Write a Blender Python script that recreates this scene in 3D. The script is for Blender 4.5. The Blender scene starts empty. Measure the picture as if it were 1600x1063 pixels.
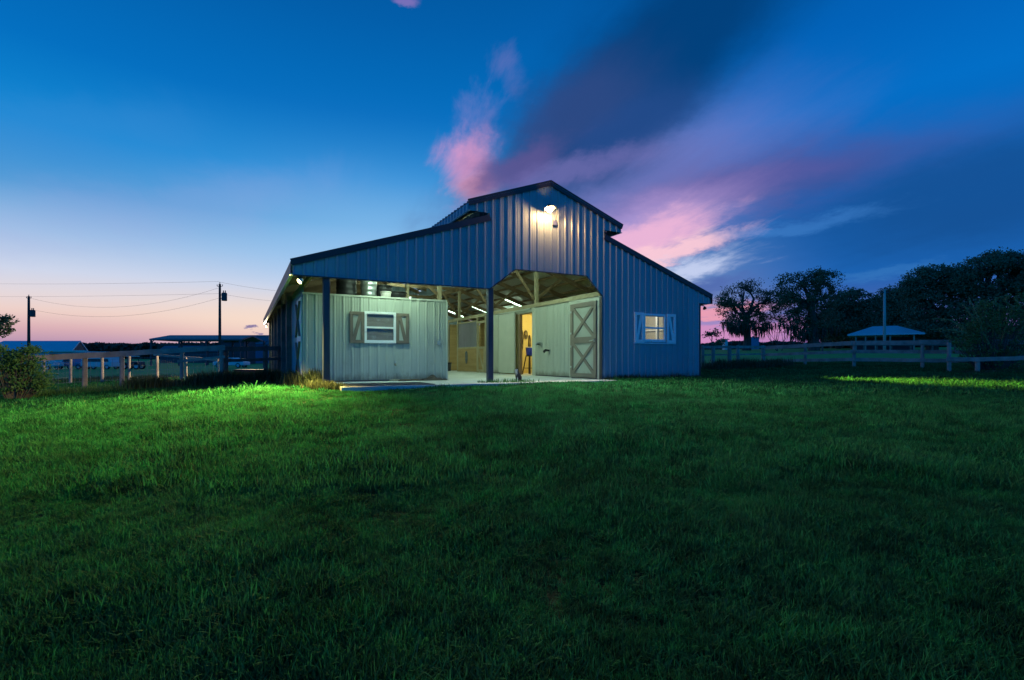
import bpy, math, random
import numpy as np
from mathutils import Vector, Matrix, noise as mnoise

R = math.radians
random.seed(7)
rng = np.random.default_rng(11)
scn = bpy.context.scene
COL = scn.collection

# ------------------------------------------------------------------ camera
F, CX, HY, CAMZ = 792.0, 800.0, 561.0, 0.605
cam = bpy.data.cameras.new('camera')
cam.sensor_width = 36.0
cam.lens = F / 1600 * 36
cam.shift_y = (HY - 531.5) / 1600
cam.clip_start, cam.clip_end = 0.05, 3000
camo = bpy.data.objects.new('camera', cam)
COL.objects.link(camo)
camo.location = (0, 0, CAMZ)
camo.rotation_euler = (R(90), 0, 0)
scn.camera = camo

scn.view_settings.view_transform = 'Standard'
scn.view_settings.look = 'None'
scn.view_settings.exposure = 0.0
scn.view_settings.gamma = 1.0
scn.cycles.use_denoising = True
scn.cycles.max_bounces = 8
scn.cycles.diffuse_bounces = 4
scn.cycles.glossy_bounces = 3
scn.cycles.transparent_max_bounces = 12
scn.cycles.sample_clamp_indirect = 4.0
scn.cycles.sample_clamp_direct = 0.0
scn.cycles.caustics_reflective = False
scn.cycles.caustics_refractive = False


def lin(c):
    return tuple(((x / 255) / 12.92 if x / 255 <= .04045 else ((x / 255 + .055) / 1.055) ** 2.4) for x in c) + (1,)


# ------------------------------------------------------------------ node helper
class NG:
    def __init__(s, tree):
        s.t = tree
        s.n = tree.nodes
        s.l = tree.links

    def node(s, typ, **kw):
        n = s.n.new(typ)
        for k, v in kw.items():
            setattr(n, k, v)
        return n

    def put(s, sock, v):
        if hasattr(v, 'is_output'):
            s.l.new(v, sock)
        else:
            sock.default_value = v

    def m(s, op, a, b=0.0, c=None, clamp=False):
        n = s.node('ShaderNodeMath', operation=op, use_clamp=clamp)
        s.put(n.inputs[0], a)
        s.put(n.inputs[1], b)
        if c is not None:
            s.put(n.inputs[2], c)
        return n.outputs[0]

    def smooth(s, v, lo, hi, a=0.0, b=1.0):
        n = s.node('ShaderNodeMapRange', interpolation_type='SMOOTHSTEP')
        for i, x in enumerate((v, lo, hi, a, b)):
            s.put(n.inputs[i], x)
        return n.outputs[0]

    def mix(s, f, a, b, typ='MIX'):
        n = s.node('ShaderNodeMix', data_type='RGBA', blend_type=typ)
        s.put(n.inputs[0], f)
        s.put(n.inputs[6], a)
        s.put(n.inputs[7], b)
        return n.outputs[2]

    def ramp(s, v, stops, interp='LINEAR'):
        n = s.node('ShaderNodeValToRGB')
        r = n.color_ramp
        r.interpolation = interp
        r.elements[0].position, r.elements[0].color = stops[0]
        r.elements[1].position, r.elements[1].color = stops[-1]
        for p, c in stops[1:-1]:
            r.elements.new(p).color = c
        s.put(n.inputs[0], v)
        return n.outputs[0]

    def noise(s, vec, scale, detail=4, rough=.55, dist=0.0):
        n = s.node('ShaderNodeTexNoise')
        if vec is not None:
            s.put(n.inputs['Vector'], vec)
        n.inputs['Scale'].default_value = scale
        n.inputs['Detail'].default_value = detail
        n.inputs['Roughness'].default_value = rough
        n.inputs['Distortion'].default_value = dist
        return n

    def mapping(s, vec, scale=(1, 1, 1), loc=(0, 0, 0), rot=(0, 0, 0)):
        n = s.node('ShaderNodeMapping')
        s.put(n.inputs[0], vec)
        n.inputs['Scale'].default_value = scale
        n.inputs['Location'].default_value = loc
        n.inputs['Rotation'].default_value = rot
        return n.outputs[0]


# ------------------------------------------------------------------ sky (afterglow, by direction)
def px_dir(u, v):
    az = math.degrees(math.atan((u - CX) / F))
    el = math.degrees(math.atan((HY - v) / F * math.cos(math.radians(az))))
    return az, el


def build_world():
    w = bpy.data.worlds.new('World')
    scn.world = w
    w.use_nodes = True
    g = NG(w.node_tree)
    g.n.clear()
    out = g.node('ShaderNodeOutputWorld')
    bg = g.node('ShaderNodeBackground')
    g.l.new(bg.outputs[0], out.inputs[0])
    tc = g.node('ShaderNodeTexCoord')
    d = tc.outputs['Generated']
    sx = g.node('ShaderNodeSeparateXYZ')
    g.put(sx.inputs[0], d)
    x, y, z = sx.outputs
    az = g.m('MULTIPLY', g.m('ARCTAN2', x, y), 57.2958)
    el = g.m('MULTIPLY', g.m('ARCSINE', z), 57.2958)
    # clear sky: one ramp for the sunset side, one for the side away from it
    t = g.m('DIVIDE', g.m('MAXIMUM', el, 0.0), 90.0)

    def P(e):
        return e / 90.0
    left = g.ramp(t, [(P(0), lin((152, 124, 168))), (P(1.4), lin((184, 148, 178))), (P(2.6), lin((218, 174, 182))),
                      (P(4.0), lin((238, 208, 200))), (P(5.4), lin((228, 216, 220))), (P(7.4), lin((206, 214, 235))),
                      (P(10.5), lin((160, 192, 230))), (P(14.2), lin((80, 154, 214))), (P(18.8), lin((12, 136, 212))),
                      (P(25), lin((0, 111, 192))), (P(33), lin((0, 94, 170))), (P(50), lin((0, 58, 114))),
                      (P(90), lin((0, 34, 72)))])
    right = g.ramp(t, [(P(0), lin((150, 105, 170))), (P(2), lin((140, 110, 180))), (P(4.5), lin((70, 100, 175))),
                       (P(8), lin((25, 98, 178))), (P(12), lin((22, 94, 172))), (P(17), lin((4, 100, 184))),
                       (P(23), lin((0, 110, 198))), (P(29), lin((0, 98, 184))), (P(40), lin((0, 84, 160))),
                       (P(55), lin((0, 54, 106))), (P(90), lin((0, 34, 72)))])
    caz = g.m('ABSOLUTE', g.m('ADD', az, 28.0))
    base = g.mix(g.smooth(caz, 20.0, 62.0), left, right)
    back = g.ramp(t, [(P(0), lin((26, 100, 174))), (P(6), lin((16, 120, 208))), (P(20), lin((8, 134, 236))), (P(36), lin((0, 110, 204))), (P(52), lin((0, 62, 122))), (P(90), lin((0, 34, 72)))])
    base = g.mix(g.smooth(g.m('ABSOLUTE', az), 62.0, 105.0), base, back)
    glow_r = g.m('ADD', g.m('POWER', g.m('DIVIDE', g.m('ADD', az, 24.0), 11.0), 2.0),
                 g.m('POWER', g.m('DIVIDE', g.m('SUBTRACT', el, 4.0), 2.5), 2.0))
    glow = g.m('EXPONENT', g.m('MULTIPLY', glow_r, -1.0))
    base = g.mix(g.m('MULTIPLY', glow, .8), base, lin((255, 224, 198)))
    glow2_r = g.m('ADD', g.m('POWER', g.m('DIVIDE', g.m('ADD', az, 14.0), 17.0), 2.0),
                  g.m('POWER', g.m('DIVIDE', g.m('SUBTRACT', el, 12.0), 6.5), 2.0))
    base = g.mix(g.m('MULTIPLY', g.m('EXPONENT', g.m('MULTIPLY', glow2_r, -1.0)), .55), base, lin((150, 203, 246)))

    # warped coordinates so that cloud edges are ragged
    deck = g.node('ShaderNodeCombineXYZ')
    zz = g.m('ADD', g.m('MAXIMUM', z, 0.0), .16)
    g.put(deck.inputs[0], g.m('DIVIDE', x, zz))
    g.put(deck.inputs[1], g.m('DIVIDE', y, zz))
    n1 = g.noise(deck.outputs[0], 1.7, 9, .66)
    n2 = g.noise(g.mapping(deck.outputs[0], (1, 1, 1), (7, 3, 1)), 2.1, 9, .66)
    rotd = g.mapping(deck.outputs[0], rot=(0, 0, R(-107.5)))
    streak = g.noise(g.mapping(rotd, (.38, 1.5, 1), (2, 5, 0)), 1.9, 9, .62, .5)
    fine = g.noise(g.mapping(rotd, (.75, 1.7, 1), (1, 9, 4)), 3.6, 9, .64, .5)
    A = g.m('ADD', az, g.m('MULTIPLY', g.m('SUBTRACT', n1.outputs[0], .5), 8.0))
    E = g.m('ADD', el, g.m('MULTIPLY', g.m('SUBTRACT', n2.outputs[0], .5), 5.0))

    def blob(u, v, lu, lv, ang, warp=True, pw=2.0):
        a0, e0 = px_dir(u, v)
        c = math.cos(math.radians(a0))
        ka = math.degrees(1 / F) * c * c
        ke = math.degrees(1 / F) * c
        AA, EE = (A, E) if warp else (az, el)
        da = g.m('DIVIDE', g.m('SUBTRACT', AA, a0), ka)
        de = g.m('DIVIDE', g.m('SUBTRACT', EE, e0), ke)
        ca, sa = math.cos(R(ang)), math.sin(R(ang))
        p = g.m('ADD', g.m('MULTIPLY', da, ca), g.m('MULTIPLY', de, sa))
        q = g.m('SUBTRACT', g.m('MULTIPLY', de, ca), g.m('MULTIPLY', da, sa))
        r = g.m('ADD', g.m('POWER', g.m('ABSOLUTE', g.m('DIVIDE', p, lu)), pw), g.m('POWER', g.m('ABSOLUTE', g.m('DIVIDE', q, lv)), pw))
        return g.m('EXPONENT', g.m('MULTIPLY', r, -1.0))

    def layer(base, b, nz, col, k=.7, lo=.15, hi=.75, op=1.0):
        v = g.m('ADD', b, g.m('MULTIPLY', g.m('SUBTRACT', nz, .5), k))
        # nothing far away from the blob
        gate = g.smooth(b, .02, .14)
        return g.mix(g.m('MULTIPLY', g.m('MULTIPLY', g.smooth(v, lo, hi), gate), op), base, col)

    S, Fi = streak.outputs[0], fine.outputs[0]
    # lilac veil of the whole right half
    base = layer(base, blob(950, 310, 240, 84, 16), S, lin((126, 128, 198)), .4, .0, .9, .8)
    base = layer(base, blob(1200, 282, 270, 50, 2), S, lin((76, 84, 152)), .4, .0, .95, .8)
    base = layer(base, blob(1490, 312, 290, 84, 1), S, lin((18, 80, 148)), .5, .0, .95, .9)
    # puffs on the left edge, then the dark bank reaching up to the right
    base = layer(base, blob(800, 112, 40, 44, 40, False), Fi, lin((118, 122, 192)), 2.2, .45, 1.3, .5)
    base = layer(base, blob(745, 180, 70, 36, 40, False), Fi, lin((116, 128, 200)), 2.4, .45, 1.3, .6)
    base = layer(base, blob(728, 262, 46, 40, 40, False), Fi, lin((232, 160, 204)), 1.5, .1, 1.05, .88)
    base = layer(base, blob(748, 290, 46, 20, 10, False), Fi, lin((250, 168, 188)), 1.0, .1, 1.0, .85)
    base = layer(base, blob(1030, 95, 330, 96, 34), S, lin((0, 62, 120)), .6, .0, .8, .95)
    base = layer(base, blob(890, 190, 130, 52, 28), S, lin((50, 75, 133)), .8, .0, .9, .75)
    base = layer(base, blob(985, 205, 120, 40, 24), S, lin((38, 76, 140)), .8, .05, .95, .7)
    base = layer(base, blob(805, 262, 95, 28, 20), Fi, lin((92, 86, 146)), 1.0, .15, .95, .85)
    base = layer(base, blob(890, 272, 150, 22, 8), Fi, lin((124, 118, 184)), 1.2, .25, 1.1, .55)
    base = layer(base, blob(1120, 296, 200, 24, 6), S, lin((92, 90, 160)), .9, .1, 1.0, .6)
    # pink sheet low on the right of the roof
    base = layer(base, blob(1010, 348, 150, 46, 10), S, lin((184, 156, 214)), .6, .0, 1.0, .7)
    base = layer(base, blob(1015, 372, 110, 32, 12), Fi, lin((240, 184, 216)), 1.2, .05, .9, .9)
    base = layer(base, blob(1060, 392, 100, 15, 12), Fi, lin((253, 204, 216)), 1.1, .1, .85, .9)
    base = layer(base, blob(1060, 424, 100, 18, 6), Fi, lin((204, 214, 244)), 1.1, .1, .95, .85)
    base = layer(base, blob(1240, 352, 150, 14, 2), Fi, lin((66, 132, 206)), 1.2, .2, 1.1, .5)
    base = layer(base, blob(1400, 426, 110, 10, 5), Fi, lin((60, 126, 194)), 1.2, .2, 1.1, .45)
    base = layer(base, blob(1090, 452, 100, 14, 4), Fi, lin((78, 104, 174)), .9, .1, 1.0, .85)
    base = layer(base, blob(1120, 487, 90, 12, 3), Fi, lin((240, 160, 180)), .8, .1, .9, .9)
    base = layer(base, blob(1130, 520, 140, 20, 0), Fi, lin((214, 146, 196)), .5, .05, .8, .85)
    base = layer(base, blob(1110, 506, 60, 8, 3), Fi, lin((150, 136, 196)), .9, .15, .9, .8)
    # thin veils on the left, and the wisp beside the eave
    base = layer(base, blob(250, 330, 420, 60, 14), S, lin((160, 172, 224)), 1.0, .2, 1.2, .25)
    base = layer(base, blob(120, 200, 300, 60, 10), S, lin((60, 140, 212)), 1.0, .2, 1.2, .4)
    base = layer(base, blob(394, 511, 17, 6, 22), Fi, lin((120, 110, 160)), 2.2, .5, .95, .9)
    base = layer(base, blob(634, 2, 24, 6, 0), Fi, lin((140, 120, 190)), .8, .2, .8, .7)
    # physical sky with the sun just under the horizon, added faintly
    ns = g.node('ShaderNodeTexSky', sky_type='NISHITA', sun_disc=False)
    ns.sun_elevation = R(-2.5)
    ns.sun_rotation = R(-26)
    tot = g.mix(.008, base, ns.outputs[0], 'ADD')
    # dim below the horizon
    tot = g.mix(g.smooth(el, -3.0, -.2), (.004, .008, .012, 1), tot)
    g.put(bg.inputs[0], tot)
    bg.inputs[1].default_value = 1.0


build_world()


# ------------------------------------------------------------------ materials
def mat(name, col, rough=.7, metal=0.0, var=.0, vscale=3.0, stretch=(1, 1, 1), col2=None, bump=0.0, bscale=None,
        spec=.4, trans=0.0, emit=None, estr=0.0, dirt=None, dscale=2.0, dlo=.5, dhi=.75, sub=None):
    m = bpy.data.materials.new(name)
    m.use_nodes = True
    g = NG(m.node_tree)
    b = g.n['Principled BSDF']
    c4 = tuple(col) + (1,)
    tc = g.node('ShaderNodeTexCoord').outputs['Object']
    cs = c4
    if var or col2:
        v = g.mapping(tc, stretch)
        nz = g.noise(v, vscale, 6, .6)
        c2 = tuple(col2) + (1,) if col2 else tuple(x * (1 - var) for x in col) + (1,)
        c1 = c4 if col2 else tuple(min(1, x * (1 + var)) for x in col) + (1,)
        cs = g.ramp(nz.outputs[0], [(.32, c2), (.68, c1)])
    if dirt:
        dn = g.noise(tc, dscale, 7, .65)
        cs = g.mix(g.smooth(dn.outputs[0], dlo, dhi), cs, tuple(dirt) + (1,))
    g.put(b.inputs['Base Color'], cs)
    b.inputs['Roughness'].default_value = rough
    b.inputs['Metallic'].default_value = metal
    b.inputs['Specular IOR Level'].default_value = spec
    if bump:
        bn = g.noise(g.mapping(tc, stretch), bscale or vscale * 3, 6, .65)
        bm = g.node('ShaderNodeBump')
        bm.inputs['Strength'].default_value = bump
        bm.inputs['Distance'].default_value = .02
        g.put(bm.inputs['Height'], bn.outputs[0])
        g.put(b.inputs['Normal'], bm.outputs[0])
    if emit:
        b.inputs['Emission Color'].default_value = tuple(emit) + (1,)
        b.inputs['Emission Strength'].default_value = estr
    return m


def weather_siding(m):
    g = NG(m.node_tree)
    b = g.n['Principled BSDF']
    old = b.inputs['Base Color'].links[0].from_socket
    tc = g.node('ShaderNodeTexCoord').outputs['Object']
    sp = g.node('ShaderNodeSeparateXYZ')
    g.put(sp.inputs[0], tc)
    wn = g.node('ShaderNodeTexWhiteNoise', noise_dimensions='1D')
    g.put(wn.inputs['W'], g.m('FLOOR', g.m('DIVIDE', sp.outputs[0], .9144)))
    k = g.m('ADD', g.m('MULTIPLY', wn.outputs[0], .16), .90)
    hs = g.node('ShaderNodeHueSaturation')
    g.put(hs.inputs['Value'], k)
    g.put(hs.inputs['Color'], old)
    nz = g.noise(g.mapping(tc, (2.5, 2.5, 1)), 2.2, 6, .7)
    splash = g.smooth(g.m('SUBTRACT', sp.outputs[2], g.m('MULTIPLY', nz.outputs[0], .55)), -.02, -.30)
    st = g.noise(g.mapping(tc, (9, 9, .35)), 1.6, 5, .7)
    c = g.mix(g.smooth(st.outputs[0], .56, .78, 0, .35), hs.outputs[0], (.15, .16, .15, 1))
    c = g.mix(g.m('MULTIPLY', splash, .75), c, (.13, .11, .075, 1))
    g.put(b.inputs['Base Color'], c)


def foliage_mat(name, c1, c2, trans=.35):
    m = bpy.data.materials.new(name)
    m.use_nodes = True
    g = NG(m.node_tree)
    g.n.clear()
    out = g.node('ShaderNodeOutputMaterial')
    tc = g.node('ShaderNodeTexCoord').outputs['Object']
    nz = g.noise(tc, 1.3, 5, .7)
    col = g.ramp(nz.outputs[0], [(.3, tuple(c1) + (1,)), (.7, tuple(c2) + (1,))])
    d = g.node('ShaderNodeBsdfPrincipled')
    g.put(d.inputs['Base Color'], col)
    d.inputs['Roughness'].default_value = .55
    d.inputs['Specular IOR Level'].default_value = .25
    t = g.node('ShaderNodeBsdfTranslucent')
    g.put(t.inputs[0], col)
    mx = g.node('ShaderNodeMixShader')
    mx.inputs[0].default_value = trans
    g.l.new(d.outputs[0], mx.inputs[1])
    g.l.new(t.outputs[0], mx.inputs[2])
    g.l.new(mx.outputs[0], out.inputs[0])
    return m


M = {}
M['metal_sky_tint'] = mat('sky_tinted_wall_metal', (.265, .345, .39), .30, .0, .05, 1.2, (1, 1, .25), spec=.5, dirt=(.22, .28, .31), dscale=1.1, dlo=.52, dhi=.8, bump=.12, bscale=1.4)  # neutral metal; the blue of the skylight is mixed into the base colour
M['metal_tan'] = mat('tan_wall_metal', (.42, .45, .38), .4, .0, .05, 1.5, (1, 1, .3), spec=.5, dirt=(.33, .34, .28), dscale=1.7, dlo=.55, dhi=.85)
weather_siding(M['metal_sky_tint'])
weather_siding(M['metal_tan'])
M['trim_dark'] = mat('dark_trim_metal', (.035, .033, .04), .45, 0, .1, 2)
M['fascia'] = mat('dark_blue_fascia', (.022, .03, .045), .5, 0, .1, 2)
M['trim_tan'] = mat('tan_trim', (.50, .52, .44), .5, 0, .06, 2)
M['roof_metal'] = mat('galvalume_roof', (.60, .62, .62), .42, .25, .08, 1.6)
M['roof_dark'] = mat('dark_roof_metal', (.05, .05, .06), .4, .2, .08, 1.6)
M['lumber'] = mat('framing_lumber', (.26, .18, .10), .75, 0, 0, 3.0, (1, 1, .2), col2=(.17, .115, .06), bump=.15)
M['lumber_pale'] = mat('pale_lumber', (.42, .36, .23), .7, 0, 0, 3.0, (1, 1, .25), col2=(.32, .26, .15), bump=.1)
M['plywood'] = mat('yellow_plywood', (.56, .46, .18), .65, 0, 0, 1.6, (1, 1, .25), col2=(.44, .34, .11), dirt=(.26, .14, .04), dscale=2.6, dlo=.6, dhi=.74)
M['stall_wood'] = mat('stall_board_wood', (.40, .27, .11), .7, 0, 0, 2.0, (.4, .4, 4), col2=(.29, .18, .06), bump=.2, dirt=(.2, .12, .045), dscale=2.2, dlo=.55, dhi=.75)
M['post_paint'] = mat('dark_painted_post', (.055, .06, .085), .6, 0, .25, 5, (1, 1, .2), bump=.2)
M['shutter_brown'] = mat('taupe_shutter_paint', (.17, .135, .105), .6, 0, .1, 5)
M['shutter_white'] = mat('white_shutter_paint', (.86, .88, .9), .5, 0, .05, 5)
M['vinyl'] = mat('white_window_vinyl', (.82, .83, .82), .4, 0, .03, 3)
M['door_gray'] = mat('taupe_door_frame_paint', (.21, .175, .14), .55, 0, .08, 4)
M['concrete'] = mat('smooth_concrete', (.50, .51, .47), .75, 0, .08, 1.2, dirt=(.36, .36, .32), dscale=.9, dlo=.5, dhi=.8, bump=.08, bscale=14)
M['rubber'] = mat('black_rubber_mat', (.045, .05, .055), .7, 0, .25, 5)
M['black'] = mat('black_plastic', (.015, .016, .018), .5, 0, .2, 4)
M['galv'] = mat('galvanised_steel', (.45, .48, .48), .35, .8, .12, 6, (1, 1, .2))
M['white_plastic'] = mat('white_plastic', (.72, .72, .68), .5, 0, .06, 3)
M['blue_plastic'] = mat('blue_plastic', (.01, .035, .42), .45, 0, .1, 3)
M['tack'] = mat('dark_leather', (.03, .02, .016), .6, 0, .3, 9)
M['halter'] = mat('grey_blue_webbing', (.12, .16, .19), .8, 0, .25, 9)
M['fence'] = mat('weathered_fence_wood', (.50, .38, .31), .85, 0, 0, 2.5, (1, 1, 1), col2=(.27, .20, .165), bump=.35, bscale=9, dirt=(.46, .38, .33), dscale=3.2, dlo=.55, dhi=.75)
M['fence_dark'] = mat('dark_fence_wood', (.15, .12, .10), .85, 0, .3, 4, bump=.3)
M['wire'] = mat('fence_wire', (.25, .26, .27), .5, .6)
M['pole'] = mat('creosoted_pole_wood', (.06, .05, .045), .85, 0, .3, 2, (1, 1, .1))
M['grey_pole'] = mat('sun_bleached_pole_wood', (.50, .47, .43), .85, 0, .15, 2, (1, 1, .1))
M['board_in'] = mat('boarded_window_wood', (.50, .40, .32), .7, 0, 0, 5.0, (.25, 1, 3), col2=(.34, .25, .18), dirt=(.56, .50, .44), dscale=4, dlo=.5, dhi=.7)
M['room_wall'] = mat('pale_room_boarding', (.52, .50, .42), .7, 0, 0, 2.0, (1, 1, .2), col2=(.44, .40, .31))
M['transformer'] = mat('dark_steel_tank', (.06, .065, .07), .5, .2, .1, 3)
M['cable'] = mat('black_cable', (.02, .02, .022), .6)
M['white_metal'] = mat('pale_sheet_metal', (.62, .66, .70), .5, 0, .06, .5, (1, 1, .3))
M['roof_blue'] = mat('pale_metal_roof', (.55, .60, .66), .45, .1, .06, .4)
M['roof_far'] = mat('dark_far_roof', (.13, .14, .17), .5, .1, .1, .4)
M['brown_board'] = mat('brown_gable_board', (.16, .09, .07), .8, 0, .15, 1.5)
M['red'] = mat('faded_red_plastic', (.30, .04, .05), .6, 0, .12, 3)
M['tyre'] = mat('tyre_rubber', (.02, .02, .022), .8)
M['car_white'] = mat('white_car_paint', (.60, .63, .66), .35, 0, .04, 1, spec=.6)
M['car_blue'] = mat('blue_car_paint', (.10, .20, .34), .35, 0, .05, 1, spec=.6)
M['car_dark'] = mat('dark_machine_paint', (.05, .06, .07), .5, 0, .1, 1)
M['bark'] = mat('tree_bark', (.10, .085, .07), .9, 0, .35, 3, (1, 1, .25), bump=.4)
M['leaf_oak'] = foliage_mat('oak_leaves', (.06, .11, .055), (.14, .2, .10), .25)
M['leaf_dark'] = foliage_mat('dark_leaves', (.075, .145, .08), (.16, .25, .14), .2)
M['leaf_bush'] = foliage_mat('bush_leaves', (.065, .16, .05), (.13, .27, .075), .35)
M['moss'] = foliage_mat('spanish_moss', (.06, .07, .055), (.1, .11, .085), .3)
M['weed'] = foliage_mat('weed_stems', (.045, .08, .03), (.10, .105, .05), .3)
M['cane'] = foliage_mat('arching_canes', (.18, .22, .08), (.34, .36, .16), .3)
M['far_wood'] = foliage_mat('far_woodland', (.03, .055, .045), (.06, .09, .065), .1)


def glass_mat():
    m = bpy.data.materials.new('window_glass')
    m.use_nodes = True
    g = NG(m.node_tree)
    g.n.clear()
    out = g.node('ShaderNodeOutputMaterial')
    tr = g.node('ShaderNodeBsdfTransparent')
    tr.inputs[0].default_value = (.88, .9, .9, 1)
    gl = g.node('ShaderNodeBsdfGlossy')
    gl.inputs['Roughness'].default_value = .03
    lw = g.node('ShaderNodeLayerWeight')
    lw.inputs[0].default_value = .5
    mx = g.node('ShaderNodeMixShader')
    g.l.new(g.m('ADD', g.m('MULTIPLY', g.m('POWER', lw.outputs['Facing'], 3.0), .5), .04), mx.inputs[0])
    g.l.new(tr.outputs[0], mx.inputs[1])
    g.l.new(gl.outputs[0], mx.inputs[2])
    g.l.new(mx.outputs[0], out.inputs[0])
    return m


M['glass'] = glass_mat()
TUBE_COL = (.66, 1.0, .74)
M['tube'] = mat('lit_fluorescent_tube', (.9, .9, .9), .5, emit=TUBE_COL, estr=11.0)
M['tube_hidden'] = mat('bright_fluorescent_tube', (.9, .9, .9), .5, emit=TUBE_COL, estr=140.0)  # for tubes out of view, some of them added; brighter than those in sight
M['bulb_warm'] = mat('lit_warm_bulb', (.9, .9, .9), .5, emit=(1.0, .52, .20), estr=650.0)
M['bulb_flood'] = mat('lit_floodlight_lens', (.9, .9, .9), .5, emit=(1.0, .86, .42), estr=40.0)
M['bulb_room'] = mat('lit_room_bulb', (.9, .9, .9), .5, emit=(1.0, .80, .46), estr=14.0)


# ------------------------------------------------------------------ mesh builder
class MB:
    def __init__(s):
        s.v, s.f = [], []

    def add(s, vs, fs):
        o = len(s.v)
        s.v += [tuple(p) for p in vs]
        s.f += [tuple(i + o for i in f) for f in fs]
        return s

    def box(s, x0, x1, y0, y1, z0, z1):
        return s.add([(x0, y0, z0), (x1, y0, z0), (x1, y1, z0), (x0, y1, z0), (x0, y0, z1), (x1, y0, z1), (x1, y1, z1), (x0, y1, z1)],
                     [(0, 3, 2, 1), (4, 5, 6, 7), (0, 1, 5, 4), (1, 2, 6, 5), (2, 3, 7, 6), (3, 0, 4, 7)])

    def beam(s, p, q, w, h, up=(0, 0, 1), seg=1, jit=0.0):
        p, q = Vector(p), Vector(q)
        d = (q - p).normalized()
        u = Vector(up)
        if abs(d.dot(u)) > .98:
            u = Vector((0, 1, 0))
        a = d.cross(u).normalized()
        b = a.cross(d).normalized()
        vs, fs = [], []
        for i in range(seg + 1):
            c = p.lerp(q, i / seg)
            j = lambda: random.uniform(-jit, jit)
            c = c + a * j() + b * j()
            ww, hh = w * (1 + j() / max(w, .01) * .4), h * (1 + j() / max(h, .01) * .4)
            vs += [c - a * ww / 2 - b * hh / 2, c + a * ww / 2 - b * hh / 2, c + a * ww / 2 + b * hh / 2, c - a * ww / 2 + b * hh / 2]
        for i in range(seg):
            k = 4 * i
            for e in range(4):
                fs.append((k + e, k + (e + 1) % 4, k + 4 + (e + 1) % 4, k + 4 + e))
        n = 4 * seg
        fs += [(3, 2, 1, 0), (n, n + 1, n + 2, n + 3)]
        return s.add(vs, fs)

    def tube(s, pts, r, n=8, cap=True):
        pts = [Vector(p) for p in pts]
        rs = r if isinstance(r, (list, tuple)) else [r] * len(pts)
        vs, fs = [], []
        ref = None
        for i, p in enumerate(pts):
            d = (pts[min(i + 1, len(pts) - 1)] - pts[max(i - 1, 0)]).normalized()
            if ref is None:
                ref = d.orthogonal().normalized()
            a = (ref - d * ref.dot(d))
            a = a.normalized() if a.length > 1e-5 else d.orthogonal().normalized()
            ref = a
            b = d.cross(a)
            for k in range(n):
                th = 2 * math.pi * k / n
                vs.append(p + (a * math.cos(th) + b * math.sin(th)) * rs[i])
        for i in range(len(pts) - 1):
            for k in range(n):
                fs.append((i * n + k, i * n + (k + 1) % n, (i + 1) * n + (k + 1) % n, (i + 1) * n + k))
        if cap:
            fs.append(tuple(range(n - 1, -1, -1)))
            fs.append(tuple((len(pts) - 1) * n + k for k in range(n)))
        return s.add(vs, fs)

    def lathe(s, prof, o=(0, 0, 0), n=20, M3=None):
        vs, fs = [], []
        for r, z in prof:
            for k in range(n):
                th = 2 * math.pi * k / n
                p = Vector((r * math.cos(th), r * math.sin(th), z))
                if M3 is not None:
                    p = M3 @ p
                vs.append(p + Vector(o))
        for i in range(len(prof) - 1):
            for k in range(n):
                fs.append((i * n + k, i * n + (k + 1) % n, (i + 1) * n + (k + 1) % n, (i + 1) * n + k))
        return s.add(vs, fs)

    def prism(s, pts, off):
        n = len(pts)
        off = Vector(off)
        vs = [Vector(p) for p in pts] + [Vector(p) + off for p in pts]
        fs = [tuple(range(n - 1, -1, -1)), tuple(range(n, 2 * n))]
        for i in range(n):
            fs.append((i, (i + 1) % n, n + (i + 1) % n, n + i))
        return s.add(vs, fs)

    def ribbed(s, O, A, H, N, a0, a1, lo, hi, pitch=.2286, phase=0.0, rh=.03, breaks=(), minor=True):
        """profiled sheet metal: A along, H up the rib, N outwards"""
        O, A, H, N = Vector(O), Vector(A), Vector(H), Vector(N)
        prof = [(-.038, 0), (-.015, rh), (.015, rh), (.038, 0)]
        if minor:
            for c in (.076, .152):
                prof += [(c - .012, 0), (c - .006, .004), (c + .006, .004), (c + .012, 0)]
        pos = []
        k0 = int(math.floor((a0 - phase) / pitch)) - 1
        k1 = int(math.ceil((a1 - phase) / pitch)) + 1
        for k in range(k0, k1 + 1):
            c = phase + k * pitch
            pos += [(c + x, o) for x, o in prof]
        pos.sort()
        xs = np.array([p[0] for p in pos])
        os_ = np.array([p[1] for p in pos])
        want = sorted(set([a0, a1] + [float(x) for x in xs if a0 < x < a1] + [b for b in breaks if a0 < b < a1]))
        vs, fs = [], []
        for i, a in enumerate(want):
            o = float(np.interp(a, xs, os_))
            vs += [O + A * a + H * lo(a) + N * o, O + A * a + H * hi(a) + N * o]
        for i in range(len(want) - 1):
            fs.append((2 * i, 2 * i + 2, 2 * i + 3, 2 * i + 1))
        return s.add(vs, fs)

    def build(s, name, m, parent=None, smooth=False, bevel=0.0, solid=0.0):
        me = bpy.data.meshes.new(name)
        me.from_pydata(s.v, [], s.f)
        me.materials.append(m)
        if smooth:
            me.polygons.foreach_set('use_smooth', [True] * len(me.polygons))
        me.update()
        o = bpy.data.objects.new(name, me)
        COL.objects.link(o)
        if parent:
            o.parent = parent
        if solid:
            md = o.modifiers.new('thickness', 'SOLIDIFY')
            md.thickness = solid
            md.offset = 0
        if bevel:
            md = o.modifiers.new('bevel', 'BEVEL')
            md.width = bevel
            md.segments = 2
            md.limit_method = 'ANGLE'
        return o


def tag(o, label=None, cat=None, group=None, kind=None):
    if label:
        o['label'] = label
    if cat:
        o['category'] = cat
    if group:
        o['group'] = group
    if kind:
        o['kind'] = kind
    return o


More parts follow.
